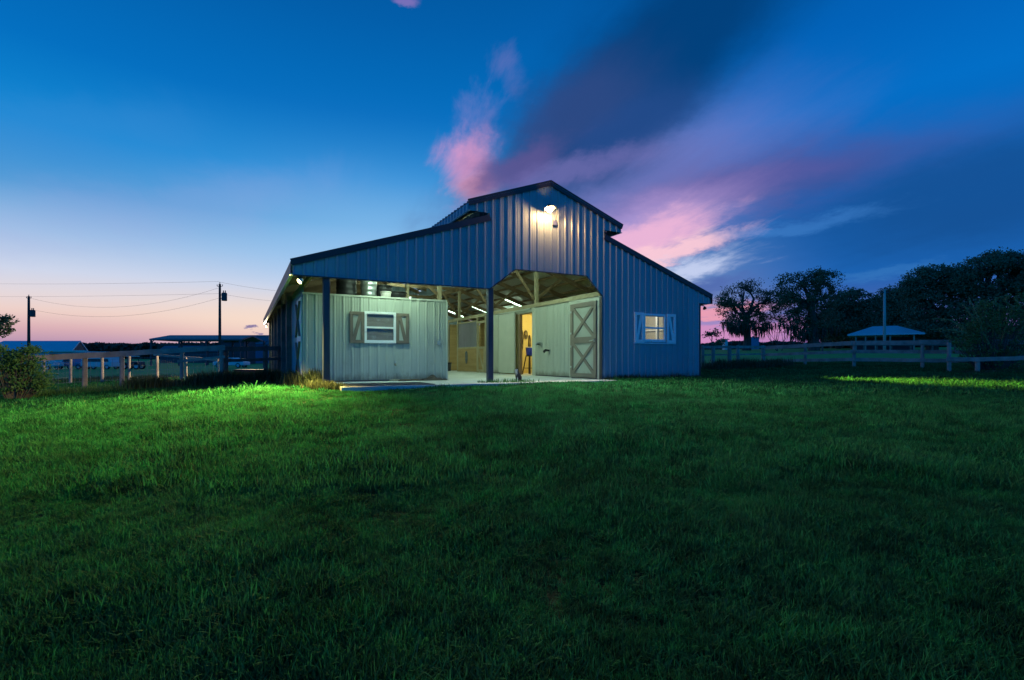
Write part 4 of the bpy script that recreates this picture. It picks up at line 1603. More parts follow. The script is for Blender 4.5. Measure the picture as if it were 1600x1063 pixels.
drum('storage_drum', 'tall black drum at the left end of the loft above the porch wall', 'drum', 1.60, 2.75, .27, .62, M['black'])
drum('metal_can', 'shiny galvanised metal can stored above the porch wall', 'can', 2.18, 2.6, .23, .58, M['galv'], None, .88)
drum('storage_tub', 'wide dark tub on its own right of the white loft bucket', 'tub', 3.06, 2.85, .27, .30, M['black'], None, .8)
bucket('bucket', 'pale bucket in front of a black tub on the loft', 'bucket', bw(2.62, 2.42, LZ), TH, M['grey_pole'], .15, .24, None, False)
o = drum('storage_tub', 'black tub stacked behind the pale loft bucket', 'tub', 2.68, 2.95, .25, .48, M['black'])
t = inbarn('wooden_crate', 'small wooden crate between the black drum and the metal can', 'crate', 1.92, 3.3, LZ)
f = MB()
for k in range(3):
    f.box(-.13, .13, -.12, -.105, .02 + k * .09, .09 + k * .09)
    f.box(-.13, .13, .105, .12, .02 + k * .09, .09 + k * .09)
    f.box(-.13, -.115, -.105, .105, .02 + k * .09, .09 + k * .09)
    f.box(.115, .13, -.105, .105, .02 + k * .09, .09 + k * .09)
f.box(-.115, .115, -.105, .105, 0, .02)
f.build('slats', M['lumber'], t)
f = MB()
for sx_ in (-1, 1):
    for sy_ in (-1, 1):
        f.box(sx_ * .11 - .012, sx_ * .11 + .012, sy_ * .1 - .0, sy_ * .1 + .004, 0, .28)
f.build('corner_cleats', M['lumber_pale'], t)


# ------------------------------------------------------------------ fences
def fence(label, posts, rails, group=None, pw=.13, wire=False, m='fence', prot=.03):
    """posts: [(u, depth, top_px)], rails: [(i, j, z_from_ground or (za, zb) px tuple, height)]"""
    x0, y0, z0 = at(posts[0][0], posts[0][1])
    f = thing('fence', label, 'fence', (x0, y0, z0), 0, group)
    pts = []
    for (u, d, vt) in posts:
        x, y, z = at(u, d)
        zt = zpx(vt, d)
        pts.append((Vector((x, y, z)), zt))
        b = MB()
        lean = Vector((random.uniform(-.02, .02), random.uniform(-.02, .02), 0))
        o_ = Vector((x0, y0, z0))
        w_ = pw * random.uniform(.85, 1.15)
        b.tube([Vector((x, y, z - .3)) - o_, Vector((x, y, (z + zt) / 2)) - o_ + lean * .5, Vector((x, y, zt - .015)) - o_ + lean, Vector((x, y, zt + .005)) - o_ + lean],
               [w_ * .56, w_ * .53, w_ * .52, w_ * .42], 9)
        b.build('post', M[m], f)
    for (i, j, off, h_, front) in rails:
        (a, za), (c, zc) = pts[i], pts[j]
        o0, o1 = off if isinstance(off, tuple) else (off, off)
        p = Vector((a.x, a.y, za - o0)) - Vector((x0, y0, z0))
        q = Vector((c.x, c.y, zc - o1)) - Vector((x0, y0, z0))
        d = (q - p).normalized()
        nrm = Vector((d.y, -d.x, 0)).normalized()
        if nrm.y > 0:
            nrm = -nrm
        sh = nrm * front
        b = MB()
        b.beam(p - d * .12 + sh, q + d * .12 + sh, .038, h_, seg=10, jit=.008)
        b.build('rail', M[m], f)
    if wire:
        wv = MB()
        for i in range(len(pts) - 1):
            (a, za), (c, zc) = pts[i], pts[i + 1]
            o_ = Vector((x0, y0, z0))
            for k in range(5):
                zz = .15 + k * .22
                wv.tube([a + Vector((0, -.075, zz)) - o_, c + Vector((0, -.075, zz)) - o_], .0028, 4)
            n = max(2, int((c - a).length / .18))
            for k in range(1, n):
                pp = a.lerp(c, k / n) + Vector((0, -.077, 0)) - o_
                wv.tube([pp + Vector((0, 0, .12)), pp + Vector((0, 0, 1.06))], .0022, 4)
        w_ = wv.build('wire_mesh', M['wire'], f)
    return f


fence('weathered board and wire fence along the left edge of the lawn',
      [(-60, 14.6, 562), (14, 15.2, 557), (132, 16.2, 552), (190.5, 16.6, 549), (284, 17.2, 546), (346, 17.6, 540)],
      [(0, 1, .10, .20, .06), (1, 3, .09, .18, .06), (3, 5, .08, .17, .06), (4, 5, .40, .09, .06)], wire=True, pw=.115)
fence('two rail wooden fence joining the left fence to the barn',
      [(352, 17.9, 541), (415, 19.5, 540), (447, 20.4, 540)],
      [(0, 2, .11, .17, .08), (0, 2, .52, .11, .08)], pw=.15, m='fence_dark')
fence('low farther fence with a single pale rail behind the left fence',
      [(68, 23, 558), (110, 24, 557), (160, 24.5, 557), (202, 25, 556), (246, 26, 553), (291, 24.5, 559), (341, 24.5, 561)],
      [(4, 6, .05, .10, .1)], pw=.12, wire=True)
fence('three board fence across the right side of the lawn',
      [(1194, 29, 541), (1258, 27, 536), (1334, 23.8, 533), (1441, 21.8, 531.5), (1549, 20.6, 531), (1660, 19.6, 530)],
      [(0, 2, .10, .19, .07), (2, 4, .10, .20, .07), (3, 5, .10, .20, .07), (0, 2, .50, .15, .07), (2, 4, .50, .16, .07), (0, 2, .86, .15, .07), (2, 3, .87, .16, .07), (3, 4, .87, .16, .07)], pw=.13)
fence('low front rail fence before the right bush',
      [(1483, 19.2, 536), (1527, 18.9, 559), (1640, 18.2, 556)],
      [(0, 1, (.62, .07), .15, .08), (1, 2, .06, .15, .08)], pw=.14)
fence('short two rail fence behind the right corner of the barn',
      [(1098, 24.5, 540), (1114, 24, 541), (1140, 24.3, 540.5), (1153, 25.5, 540), (1192, 27.5, 540)],
      [(0, 3, .08, .13, .08), (3, 4, .08, .13, .08), (0, 3, .46, .07, .08), (3, 4, .46, .07, .08)], pw=.16)
fence('far post and rail fence in front of the pavilion',
      [(1285, 50, 537), (1350, 50, 537), (1370, 50, 537), (1393, 50, 537), (1423, 50, 537), (1457, 50, 537), (1492, 50, 537), (1530, 50, 537)],
      [(0, 7, .12, .16, .08)], pw=.15, m='fence_dark')


# ------------------------------------------------------------------ plants
def quads_leaves(mb, centres, size, r, flat=.0, aspect=2.0):
    for c in centres:
        d = Vector(r.normal(size=3)).normalized()
        e = d.orthogonal().normalized()
        n = d.cross(e)
        a = r.uniform(0, 6.28)
        u = e * math.cos(a) + n * math.sin(a)
        w = d.cross(u)
        s_ = size * r.uniform(.6, 1.4)
        c = Vector(c)
        k = len(mb.v)
        mb.v += [tuple(c - u * s_ * .5), tuple(c + w * s_ * .5 / aspect), tuple(c + u * s_ * .5), tuple(c - w * s_ * .5 / aspect)]
        mb.f.append((k, k + 1, k + 2, k + 3))


def leaf_cloud(r, ells, n_clumps, per, spread, hang=0.0):
    """leaf positions: clumps spread through ellipsoids ((cx,cy,cz),(rx,ry,rz),weight)"""
    w = np.array([e[2] for e in ells], float)
    w /= w.sum()
    pts, cl = [], []
    for _ in range(n_clumps):
        e = ells[r.choice(len(ells), p=w)]
        v = r.normal(size=3)
        v /= np.linalg.norm(v)
        rad = r.uniform(.35, 1.0) ** .5
        c = np.array(e[0]) + v * np.array(e[1]) * rad
        cl.append(c)
        sp = spread * r.uniform(.5, 1.4)
        p = r.normal(size=(per, 3)) * np.array([sp, sp, sp * .6]) + c
        pts.append(p)
    return np.concatenate(pts), cl


def tree(name, label, u, depth, trunk_px, ells_px, leaf, n_clumps, per, spread, lsize, seed, trunk_r, group=None, moss=0, dz=0.0):
    r = np.random.default_rng(seed)
    x, y, z = at(u, depth)
    z += dz
    t = thing(name, label, 'tree', (x, y, z), 0, group)
    k = depth / F
    ells = []
    for (pu, pv, ru, rv, wt) in ells_px:
        c = ((pu - u) * k, r.uniform(-.35, .35) * ru * k, (HY - pv) * k + CAMZ - z)
        ells.append((c, (ru * k, ru * k * .9, rv * k), wt))
    pts, cl = leaf_cloud(r, ells, n_clumps, per, spread)
    pts = pts[pts[:, 2] > .3]
    mb = MB()
    quads_leaves(mb, pts, lsize, r)
    mb.build('crown', M[leaf], t)
    # trunk and limbs
    tb = MB()
    top = (HY - trunk_px) * k + CAMZ - z
    bend = [Vector((r.normal() * .12, r.normal() * .12, 0)) * trunk_r * 3 for _ in range(4)]
    tp = [Vector((0, 0, -.4)), Vector((0, 0, top * .3)) + bend[0], Vector((0, 0, top * .65)) + bend[1], Vector((0, 0, top)) + bend[2]]
    tb.tube(tp, [trunk_r * 1.35, trunk_r, trunk_r * .85, trunk_r * .6], 9)
    for e in ells:
        c = Vector(e[0])
        s0_ = tp[2].lerp(tp[3], r.uniform(0, 1))
        mid_ = s0_.lerp(c, .5) + Vector((r.normal() * .1, r.normal() * .1, .12)) * (c - s0_).length
        tb.tube([s0_, mid_, c], [trunk_r * .5, trunk_r * .34, trunk_r * .15], 7)
        near_ = sorted(cl, key=lambda q: np.linalg.norm(q - np.array(e[0])))[:max(4, n_clumps // len(ells) // 2)]
        for q in near_:
            st_ = mid_.lerp(c, r.uniform(.1, 1))
            q = Vector(q)
            tb.tube([st_, st_.lerp(q, .55) + Vector((r.normal(), r.normal(), r.normal())) * .08 * (q - st_).length, q], [trunk_r * .17, trunk_r * .1, trunk_r * .04], 5)
    tb.build('trunk', M['bark'], t)
    if moss:
        mm = MB()
        low = sorted(cl, key=lambda q: q[2] - .15 * abs(q[0]))[:max(moss, 1) * 2]
        for q in low:
            for _ in range(5):
                p = Vector(q) + Vector((r.normal() * spread, r.normal() * spread, 0))
                L = r.uniform(.5, 1.7)
                w_ = r.uniform(.04, .1)
                mm.tube([p, p + Vector((r.normal() * .05, r.normal() * .05, -L * .5)), p + Vector((r.normal() * .08, r.normal() * .08, -L))], [w_, w_ * .8, .01], 4)
        mm.build('moss', M['moss'], t)
    return t


OAKS = 'trees at the right field edge'
tree('oak_tree', 'moss hung oak standing alone nearest the barn with pink sky behind', 1166, 72, 490,
     [(1165, 462, 40, 17, 3), (1146, 484, 27, 11, 2), (1192, 488, 33, 17, 3), (1150, 505, 22, 12, 2), (1180, 510, 26, 9, 2), (1170, 446, 20, 8, 1), (1136, 474, 14, 7, 1), (1205, 468, 18, 14, 1.4)],
     'leaf_oak', 270, 40, .40, .25, 21, .5, OAKS, 26)
tree('oak_tree', 'tall airy oak with sky showing through, second from the barn', 1272, 66, 470,
     [(1250, 440, 36, 17, 3), (1283, 436, 24, 14, 2.4), (1227, 462, 22, 18, 2), (1290, 465, 22, 26, 3), (1255, 472, 34, 20, 2.6), (1238, 496, 20, 16, 1.6), (1280, 500, 28, 24, 3), (1262, 515, 26, 14, 2)],
     'leaf_oak', 380, 38, .38, .25, 22, .55, OAKS, 20)
tree('broadleaf_tree', 'dense round dark tree left of the pavilion roof', 1336, 74, 490,
     [(1335, 470, 36, 18, 3), (1318, 492, 26, 22, 2), (1352, 494, 28, 24, 3), (1335, 515, 40, 18, 3), (1302, 515, 22, 16, 1.5)],
     'leaf_dark', 420, 52, .42, .33, 23, .45, OAKS)
tree('broadleaf_tree', 'dark tree behind the pavilion and the utility pole', 1400, 78, 490,
     [(1400, 468, 30, 18, 3), (1380, 485, 22, 18, 2), (1412, 495, 28, 24, 3), (1390, 515, 36, 14, 2)],
     'leaf_dark', 380, 52, .42, .33, 24, .45, OAKS)
tree('broadleaf_tree', 'broad dark tree just right of the pavilion', 1456, 60, 470,
     [(1450, 436, 36, 18, 3), (1425, 452, 22, 16, 2), (1480, 450, 32, 28, 3), (1446, 478, 38, 28, 3), (1478, 505, 36, 24, 3), (1440, 515, 30, 15, 2)],
     'leaf_dark', 520, 46, .36, .26, 25, .5, OAKS)
tree('broadleaf_tree', 'tallest dark tree at the right edge with a gappy top', 1560, 56, 450,
     [(1560, 402, 26, 8, 1.4), (1530, 418, 34, 14, 2), (1590, 415, 34, 18, 2.4), (1510, 440, 24, 18, 2), (1550, 448, 46, 28, 4), (1605, 455, 34, 36, 4), (1530, 486, 42, 28, 4), (1590, 500, 44, 26, 3), (1520, 518, 36, 14, 2)],
     'leaf_dark', 680, 46, .36, .25, 26, .55, OAKS)
tree('broadleaf_tree', 'dark tree cut by the right edge of the view', 1660, 52, 450,
     [(1660, 405, 50, 26, 3), (1640, 450, 44, 36, 4), (1690, 470, 50, 40, 3), (1650, 500, 50, 26, 3)],
     'leaf_dark', 420, 52, .38, .3, 27, .5, OAKS)
tree('broadleaf_tree', 'low dark tree filling the gap under the tall oaks', 1310, 84, 505,
     [(1300, 505, 26, 18, 2), (1335, 510, 40, 18, 2), (1375, 512, 30, 16, 2), (1282, 520, 18, 10, 1)], 'leaf_dark', 300, 50, .45, .36, 28, .35, OAKS)
tree('sapling', 'thin sapling beside the short fence at the right barn corner', 1112, 24.2, 523,
     [(1110, 526, 9, 6, 2), (1117, 520, 6, 5, 1), (1106, 519, 5, 4, 1)], 'leaf_oak', 22, 14, .08, .10, 29, .022)
tree('small_tree', 'leafy small tree at the left edge above the house roof', -6, 19, 512,
     [(6, 505, 14, 9, 2), (2, 520, 12, 12, 2), (-14, 512, 22, 18, 2), (14, 500, 8, 4, 1)], 'leaf_oak', 46, 26, .10, .11, 30, .05)
# bare branching shrub under the oaks
def bare_shrub():
    x, y, z = at(1218, 66)
    t = thing('bare_shrub', 'bare branching shrub between the two mossy oaks', 'shrub', (x, y, z))
    f = MB()
    r = np.random.default_rng(5)

    def grow(p, d, L, rad, n):
        q = p + d * L
        f.tube([p, p.lerp(q, .5) + Vector(r.normal(size=3)) * L * .05, q], [rad, rad * .85, rad * .6], 5)
        if n:
            for _ in range(2 + (r.uniform() < .4)):
                nd = (d + Vector(r.normal(size=3)) * .42 + Vector((0, 0, .15))).normalized()
                grow(q, nd, L * r.uniform(.6, .85), rad * .6, n - 1)
    for k in range(4):
        grow(Vector((r.normal() * .3, 0, -.2)), Vector((-.5 + .3 * k + r.normal() * .1, r.normal() * .2, 1)).normalized(), 1.5, .06, 4)
    f.build('branches', M['bark'], t)


bare_shrub()


def bush(name, label, u, depth, ells_px, leaf, n, per, spread, lsize, seed, group=None):
    r = np.random.default_rng(seed)
    x, y, z = at(u, depth)
    t = thing(name, label, 'bush', (x, y, z), 0, group)
    k = depth / F
    ells = [(((pu - u) * k, r.uniform(-.2, .2), (HY - pv) * k + CAMZ - z), (ru * k, ru * k * .7, rv * k), wt) for (pu, pv, ru, rv, wt) in ells_px]
    pts, cl = leaf_cloud(r, ells, n, per, spread)
    pts = pts[pts[:, 2] > -.05]
    mb = MB()
    quads_leaves(mb, pts, lsize, r, aspect=1.7)
    mb.build('leaves', M[leaf], t)
    st = MB()
    for q in cl:
        q = Vector(q)
        b0 = Vector((q.x * .25, q.y * .25, -.1))
        st.tube([b0, b0.lerp(q, .5) + Vector((q.x * .1, q.y * .1, .08)), q], [.014, .010, .004], 5)
    st.build('stems', M['bark'], t)
    return t, (x, y, z)


bush('bush', 'big leafy bush around the left end of the fence', 22, 14.4,
     [(20, 600, 30, 26, 4), (28, 566, 26, 16, 3), (8, 560, 16, 18, 2), (40, 548, 14, 8, 1), (50, 590, 16, 22, 2)], 'leaf_bush', 150, 34, .10, .075, 41)
bt_, bo_ = bush('bush', 'wild bush with long arching canes at the right fence', 1548, 20.2,
                [(1540, 515, 26, 26, 3), (1590, 520, 34, 30, 3), (1548, 556, 44, 18, 3), (1590, 560, 36, 18, 3), (1500, 536, 16, 10, 1), (1548, 488, 12, 20, 1.2), (1585, 492, 12, 18, 1), (1615, 490, 26, 34, 3), (1520, 520, 10, 16, 1)], 'leaf_bush', 250, 26, .14, .085, 42)
cn = MB()
rr_ = np.random.default_rng(8)
kk = 20.2 / F
for pts_ in ([(1540, 545), (1528, 520), (1518, 490), (1512, 465)], [(1535, 530), (1522, 495), (1512, 474)], [(1545, 530), (1532, 508), (1518, 498), (1504, 496)],
             [(1525, 535), (1500, 512), (1482, 500), (1466, 497)], [(1520, 540), (1498, 520), (1478, 515), (1458, 515)], [(1570, 530), (1578, 495), (1585, 480), (1578, 468), (1566, 463), (1555, 466), (1548, 476)],
             [(1565, 540), (1575, 500), (1590, 478), (1600, 462)], [(1550, 520), (1544, 485), (1538, 470)], [(1548, 520), (1538, 488), (1533, 478)], [(1580, 540), (1600, 500), (1625, 480)],
             [(1515, 545), (1492, 530), (1478, 524)], [(1560, 500), (1562, 478), (1556, 470)]):
    P_ = [Vector(((u_ - 1548) * kk, rr_.normal() * .15, (HY - v_) * kk + CAMZ - bo_[2])) for u_, v_ in pts_]
    cn.tube(P_, [.03 - .018 * i / len(P_) for i in range(len(P_))], 5)
    for i in range(len(P_) - 1):
        q = [P_[i].lerp(P_[i + 1], f_) + Vector(rr_.normal(size=3)) * .035 for f_ in rr_.uniform(size=16)]
        quads_leaves(cn, q, .115, rr_)
cn.build('canes', M['cane'], bt_)


def weeds(label, path, n, hmin, hmax, width, seed, lean=.35, dark=True):
    """strip of tall tangled weeds along a path of (u, depth) points"""
    r = np.random.default_rng(seed)
    P_ = [at(u, d) for u, d in path]
    o_ = P_[0]
    mb = MB()
    for _ in range(n):
        f_ = r.uniform(0, len(P_) - 1.001)
        i = int(f_)
        a, b = Vector(P_[i]), Vector(P_[i + 1])
        p = a.lerp(b, f_ - i) + Vector((r.normal() * width, r.normal() * width, 0))
        p.z = gz(p.x, p.y)
        cl = .6 + .4 * mnoise.noise((p.x * 1.3, p.y * 1.3, seed))
        h = r.uniform(hmin, hmax) * max(.35, cl + .2)
        th = r.uniform(0, 6.28)
        d = Vector((math.cos(th), math.sin(th), 0))
        s_ = Vector((-d.y, d.x, 0)) * r.uniform(.006, .014)
        ln = h * lean * r.uniform(.2, 1.6)
        p = p - Vector(o_)
        k = len(mb.v)
        for g_, w_ in ((0, 1), (.4, .9), (.75, .7)):
            c = p + d * ln * g_ * g_ + Vector((0, 0, h * g_ - .02))
            mb.v += [tuple(c - s_ * w_), tuple(c + s_ * w_)]
        mb.v.append(tuple(p + d * ln + Vector((0, 0, h * .93))))
        mb.f += [(k, k + 1, k + 3, k + 2), (k + 2, k + 3, k + 5, k + 4), (k + 4, k + 5, k + 6)]
    o = mb.build('weeds', M['weed'] if dark else M['leaf_bush'])
    o.location = o_
    return tag(o, label, 'weeds', kind='stuff')


weeds('tall dark weeds along the left fence up to the barn', [(200, 16.4), (270, 16.9), (346, 17.2), (400, 18.2), (440, 18.6)], 5200, .25, .62, .16, 51)
weeds('thin weeds under the left end of the fence', [(60, 15.2), (130, 15.9), (210, 16.4)], 2200, .12, .42, .2, 52, .4, False)
weeds('dry weeds against the left corner of the porch wall', [(448, 14.6), (462, 13.6), (480, 12.9), (498, 12.2)], 1700, .2, .62, .12, 53)
weeds('weeds around the foot of the left porch post', [(484, 11.35), (512, 11.1), (535, 11.2)], 900, .1, .26, .09, 54)
weeds('weed tangle below the short right fence', [(1108, 22.8), (1150, 23.4), (1190, 24.2), (1225, 25)], 4600, .2, .7, .3, 55)
weeds('thin weeds along the foot of the right front wall', [(948, 14.85), (990, 15.3), (1040, 15.75), (1092, 16.4)], 900, .06, .28, .06, 56)
weeds('grass sprigs around the centre porch post', [(752, 12.95), (770, 13.0), (800, 13.1), (830, 13.3)], 420, .06, .22, .1, 57, .4, False)
weeds('bare scrub under the right bush', [(1500, 18.7), (1545, 18.9), (1600, 19)], 1500, .05, .22, .25, 58)
weeds('rough grass tufts at the feet of the right fence posts', [(1258, 26.6), (1334, 23.5), (1441, 21.5)], 700, .08, .2, .3, 59, .4, False)
weeds('rough pasture clumps behind the left fence', [(90, 26), (180, 30), (260, 28), (330, 26)], 3600, .15, .4, 1.2, 60)


# ------------------------------------------------------------------ utility poles and wires
def pole(label, u, depth, v_top, r=.13, tank=None, arm=False, pm='pole'):
    x, y, z = at(u, depth)
    t = thing('utility_pole', label, 'utility pole', (x, y, z), 0, 'wooden utility poles')
    h = zpx(v_top, depth) - z
    f = MB()
    f.tube([(0, 0, -.5), (0, 0, h * .5), (0, 0, h)], [r * 1.25, r * 1.05, r * .85], 12)
    f.build('pole_shaft', M[pm], t, smooth=True)
    k = depth / F
    if tank:
        tv, side = tank
        zc = zpx(tv, depth) - z
        f = MB()
        f.lathe([(0, -.42), (.24, -.42), (.26, -.38), (.26, .36), (.22, .42), (0, .44)], (side * (r + .34), 0, zc), 14)
        for q in (-.1, .1):
            f.tube([(side * (r + .34) + q, 0, zc + .42), (side * (r + .34) + q, 0, zc + .66)], .05, 6)
        f.box(min(0, side * .4), max(0, side * .4), -.04, .04, zc - .2, zc - .12)
        f.box(min(0, side * .4), max(0, side * .4), -.04, .04, zc + .15, zc + .23)
        f.build('transformer', M['transformer'], t)
    f = MB()
    if arm:
        f.beam((-.45, 0, h - .35), (.45, 0, h - .35), .09, .1)
    for q in ((-.28 if not arm else -.4), (.0), (.28 if not arm else .4)):
        zz = h + .02 if q == 0 else h - .22
        f.tube([(q * .3, 0, zz - .05), (q, 0, zz), (q, 0, zz + .16)], [.03, .03, .05], 6)
    f.build('insulators', M['transformer'], t)
    return Vector((x, y, z)), h


pole('leftmost utility pole with a transformer on its right side', 45, 62, 463, .14, (490, 1))
pole('tall utility pole with a transformer left of the barn eave', 343.5, 53, 444, .13, (464, 1))
pole('slim grey utility pole in front of the pavilion', 1382, 52, 452, .12, None, True, 'grey_pole')


def wire(label, ends, sag, r=.0095, n=26):
    (u0, d0, v0), (u1, d1, v1) = ends
    a = Vector(((u0 - CX) / F * d0, d0, zpx(v0, d0)))
    b = Vector(((u1 - CX) / F * d1, d1, zpx(v1, d1)))
    o = MB()
    pts = [a.lerp(b, i / n) - Vector((0, 0, sag * 4 * (i / n) * (1 - i / n))) - a for i in range(n + 1)]
    o.tube(pts, r, 5)
    w_ = o.build('power_line', M['cable'])
    w_.location = a
    return tag(w_, label, 'power line', 'power lines in the left sky')


wire('upper sagging wire between the two left utility poles', ((47, 62, 466), (342, 53, 450)), 1.55)
wire('lower sagging wire between the two left utility poles', ((55, 62, 485), (342, 53, 466)), 1.3)
wire('topmost straight wire crossing the left sky', ((-120, 90, 441), (343, 53.2, 440)), .3)
wire('straight wire just under the topmost one in the left sky', ((-120, 90, 462), (343, 53.2, 459)), .25)
wire('upper wire running from the tall pole behind the barn', ((344, 53, 441), (520, 70, 455)), .5)
wire('lower wire running from the tall pole behind the barn', ((344, 53, 459), (520, 70, 470)), .5)


# ------------------------------------------------------------------ far buildings and vehicles
def gable_building(name, label, u0, u1, depth, v_ridge, v_eave, deep, wall_m, roof_m, gable_m=None, open_=False, right_gable_px=0, cat='building', group=None):
    """long building with its ridge across the view; base on the ground"""
    k = depth / F
    uc = (u0 + u1) / 2
    x, y, z = at(uc, depth)
    t = thing(name, label, cat, (x, y, z), 0, group)
    hw = (u1 - u0) / 2 * k
    zr, ze = zpx(v_ridge, depth + deep / 2) - z, zpx(v_eave, depth) - z
    ov = .5
    if not open_:
        f = MB()
        f.box(-hw, hw, .0, deep, -.6, ze)
        f.build('wall', M[wall_m], t)
        f = MB()
        for s_ in (-1, 1):
            f.prism([(s_ * hw, 0, ze), (s_ * hw, deep, ze), (s_ * hw, deep / 2, zr - .12)], (-s_ * .08, 0, 0))
        f.build('gable', M[gable_m or wall_m], t)
    f = MB()
    sl = (zr - ze) / (deep / 2)
    f.prism([(-hw - ov, -ov, ze - ov * sl), (-hw - ov, deep / 2, zr), (-hw - ov, deep + ov, ze - ov * sl), (-hw - ov, deep + ov, ze - ov * sl + .1), (-hw - ov, deep / 2, zr + .1), (-hw - ov, -ov, ze - ov * sl + .1)],
            (2 * hw + 2 * ov, 0, 0))
    f.build('roof', M[roof_m], t)
    return t, hw, zr, ze, z


# white house / barn with a blue-lit metal roof on the far left
x, y, z = at(60, 100)
k = 100 / F
t = thing('farm_house', 'long white farm house with pale metal roof and brown gable on the far left', 'house', (x, y, z))
hx0, hx1 = (-30 - 60) * k, (126 - 60) * k
ze, zr = zpx(549, 100) - z, zpx(533.5, 104) - z
f = MB()
f.box(hx0, hx1 + .9, 0, 9, -.6, ze)
f.build('wall', M['white_metal'], t)
f = MB()
e0, e1, e2 = [(u_ - CX) / F * d_ - x for u_, d_ in ((112, 99.5), (124.5, 104.5), (137, 109.5))]
va = [(hx0, -.5, ze), (e0, -.5, ze), (e1, 4.5, zr), (hx0, 4.5, zr), (e2, 9.5, ze), (hx0, 9.5, ze)]
f.add(va + [(p_[0], p_[1], p_[2] + .12) for p_ in va], [(0, 1, 2, 3), (3, 2, 4, 5), (9, 8, 7, 6), (11, 10, 8, 9), (0, 6, 7, 1), (1, 7, 8, 2), (2, 8, 10, 4), (4, 10, 11, 5), (3, 5, 11, 9), (0, 3, 9, 6)])
f.build('roof', M['roof_blue'], t)
f = MB()
f.prism([(e0, -.3, ze), (e2, 9.3, ze), (e1, 4.5, zr - .1)], (-.25, 0, 0))
f.build('gable', M['brown_board'], t)
f = MB()
f.beam((e0 + .1, -.5, ze + .1), (e1 + .1, 4.5, zr + .06), .12, .2)
f.beam((e2 + .1, 9.5, ze + .1), (e1 + .1, 4.5, zr + .06), .12, .2)
f.box(hx0, (140 - 60) * k, -.9, -.5, ze - .1, ze + .14)
f.build('verge_board', M['white_plastic'], t)
for u_ in (84, 112):
    f = MB()
    f.box((u_ - 60) * k - .8, (u_ - 60) * k + .8, -.06, .02, ze - 1.0, ze - .5)
    f.build('window', M['car_dark'], t)

# open carport on steel posts
x, y, z = at(316, 95)
k = 95 / F
t = thing('open_shelter', 'long open sided steel shelter with dark low roof in the left distance', 'shelter', (x, y, z))
zr, ze = zpx(523.5, 98) - z, zpx(529.5, 95) - z
X0, X1, XR = (233 - 316) * k, (378 - 316) * k, (243 - 316) * k
f = MB()
v_ = [(X0, 0, ze), (X1, 0, ze), (X1, 8, ze), (X0, 8, ze), (XR, 4, zr), (X1, 4, zr)]
f.add(v_ + [(a, b, c - .28) for a, b, c in v_], [(0, 1, 5, 4), (3, 4, 5, 2), (0, 4, 3), (6, 10, 11, 7), (9, 8, 11, 10), (6, 9, 10), (0, 6, 7, 1), (3, 2, 8, 9), (0, 3, 9, 6), (1, 7, 11, 5), (2, 5, 11, 8)])
f.build('roof', M['roof_far'], t)
for u_ in (235, 279, 321, 345, 374):
    for dy in (.2, 7.8):
        f = MB()
        px_ = (u_ - 316) * k + (.8 if dy > 1 else 0)
        f.box(px_ - .14, px_ + .14, dy - .12, dy + .12, -.4, ze - .1)
        f.beam((px_, dy, ze - .8), (px_ + .7, dy, ze - .12), .12, .12)
        f.build('post', M['car_dark'], t)
gable_building('shed', 'dark shed under the right end of the open shelter', 346, 381, 110, 529, 533, 5, 'car_dark', 'roof_far', cat='shed')
gable_building('pole_barn', 'dark roofed barn beside the left eave of the main barn', 381, 440, 120, 524.5, 537, 8, 'car_blue', 'roof_far', cat='shed')
gable_building('low_shed', 'low long dark shed in front of the open shelter', 250, 340, 135, 541, 548, 5, 'car_dark', 'roof_far', cat='shed')


def wheel(parent, x, y, z, r, w=.2):
    f = MB()
    Mx = Matrix.Rotation(R(90), 3, 'X')
    f.lathe([(r * .6, -w / 2), (r * .95, -w / 2), (r, -w / 4), (r, w / 4), (r * .95, w / 2), (r * .6, w / 2)], (x, y, z), 16, Mx)
    wh = f.build('wheel', M['tyre'], parent)
    f = MB()
    f.lathe([(0, -w * .4), (r * .6, -w * .45), (r * .6, w * .45), (0, w * .4)], (x, y, z), 12, Mx)
    f.build('rim', M['galv'], wh)


def vehicle(name, label, cat, u, depth, L, prof, body_m, wheels, r, width=1.8, windows=(), dz=0.0):
    x, y, z = at(u, depth)
    t = thing(name, label, cat, (x, y, z + dz))
    f = MB()
    f.prism([(a * L, -width / 2, b) for a, b in prof], (0, width, 0))
    f.build('body', M[body_m], t, bevel=.06)
    for w_ in windows:
        f = MB()
        f.prism([(a * L, -width / 2 - .02, b) for a, b in w_], (0, .04, 0))
        f.build('window', M['car_dark'], t)
    for wx in wheels:
        for s_ in (-1, 1):
            wheel(t, wx * L, s_ * (width / 2 - .1), r, r)
    return t


vehicle('parked_van', 'long pale van parked behind the left fence', 'van', 158, 66, 3.9,
        [(-.5, .35), (.5, .35), (.5, .95), (.47, 1.05), (.44, 1.5), (-.40, 1.5), (-.5, 1.0)], 'car_white', (-.40, .36), .32, 1.7,
        [[(-.38, 1.0), (.42, 1.0), (.40, 1.38), (-.33, 1.38)]])
vehicle('pickup_truck', 'dark blue pickup truck parked behind the fence posts', 'truck', 116, 68, 3.6,
        [(-.5, .4), (.5, .4), (.5, .85), (.12, .9), (.06, 1.4), (-.2, 1.4), (-.28, .95), (-.5, .88)], 'car_blue', (-.34, .34), .34, 1.7,
        [[(-.22, .98), (.06, .98), (.03, 1.32), (-.18, 1.32)]])
vehicle('utility_trailer', 'small pale box trailer behind the left bush', 'trailer', 80, 66, 2.1,
        [(-.5, .45), (.5, .45), (.5, 1.05), (-.5, 1.05)], 'car_white', (.1,), .28, 1.5)
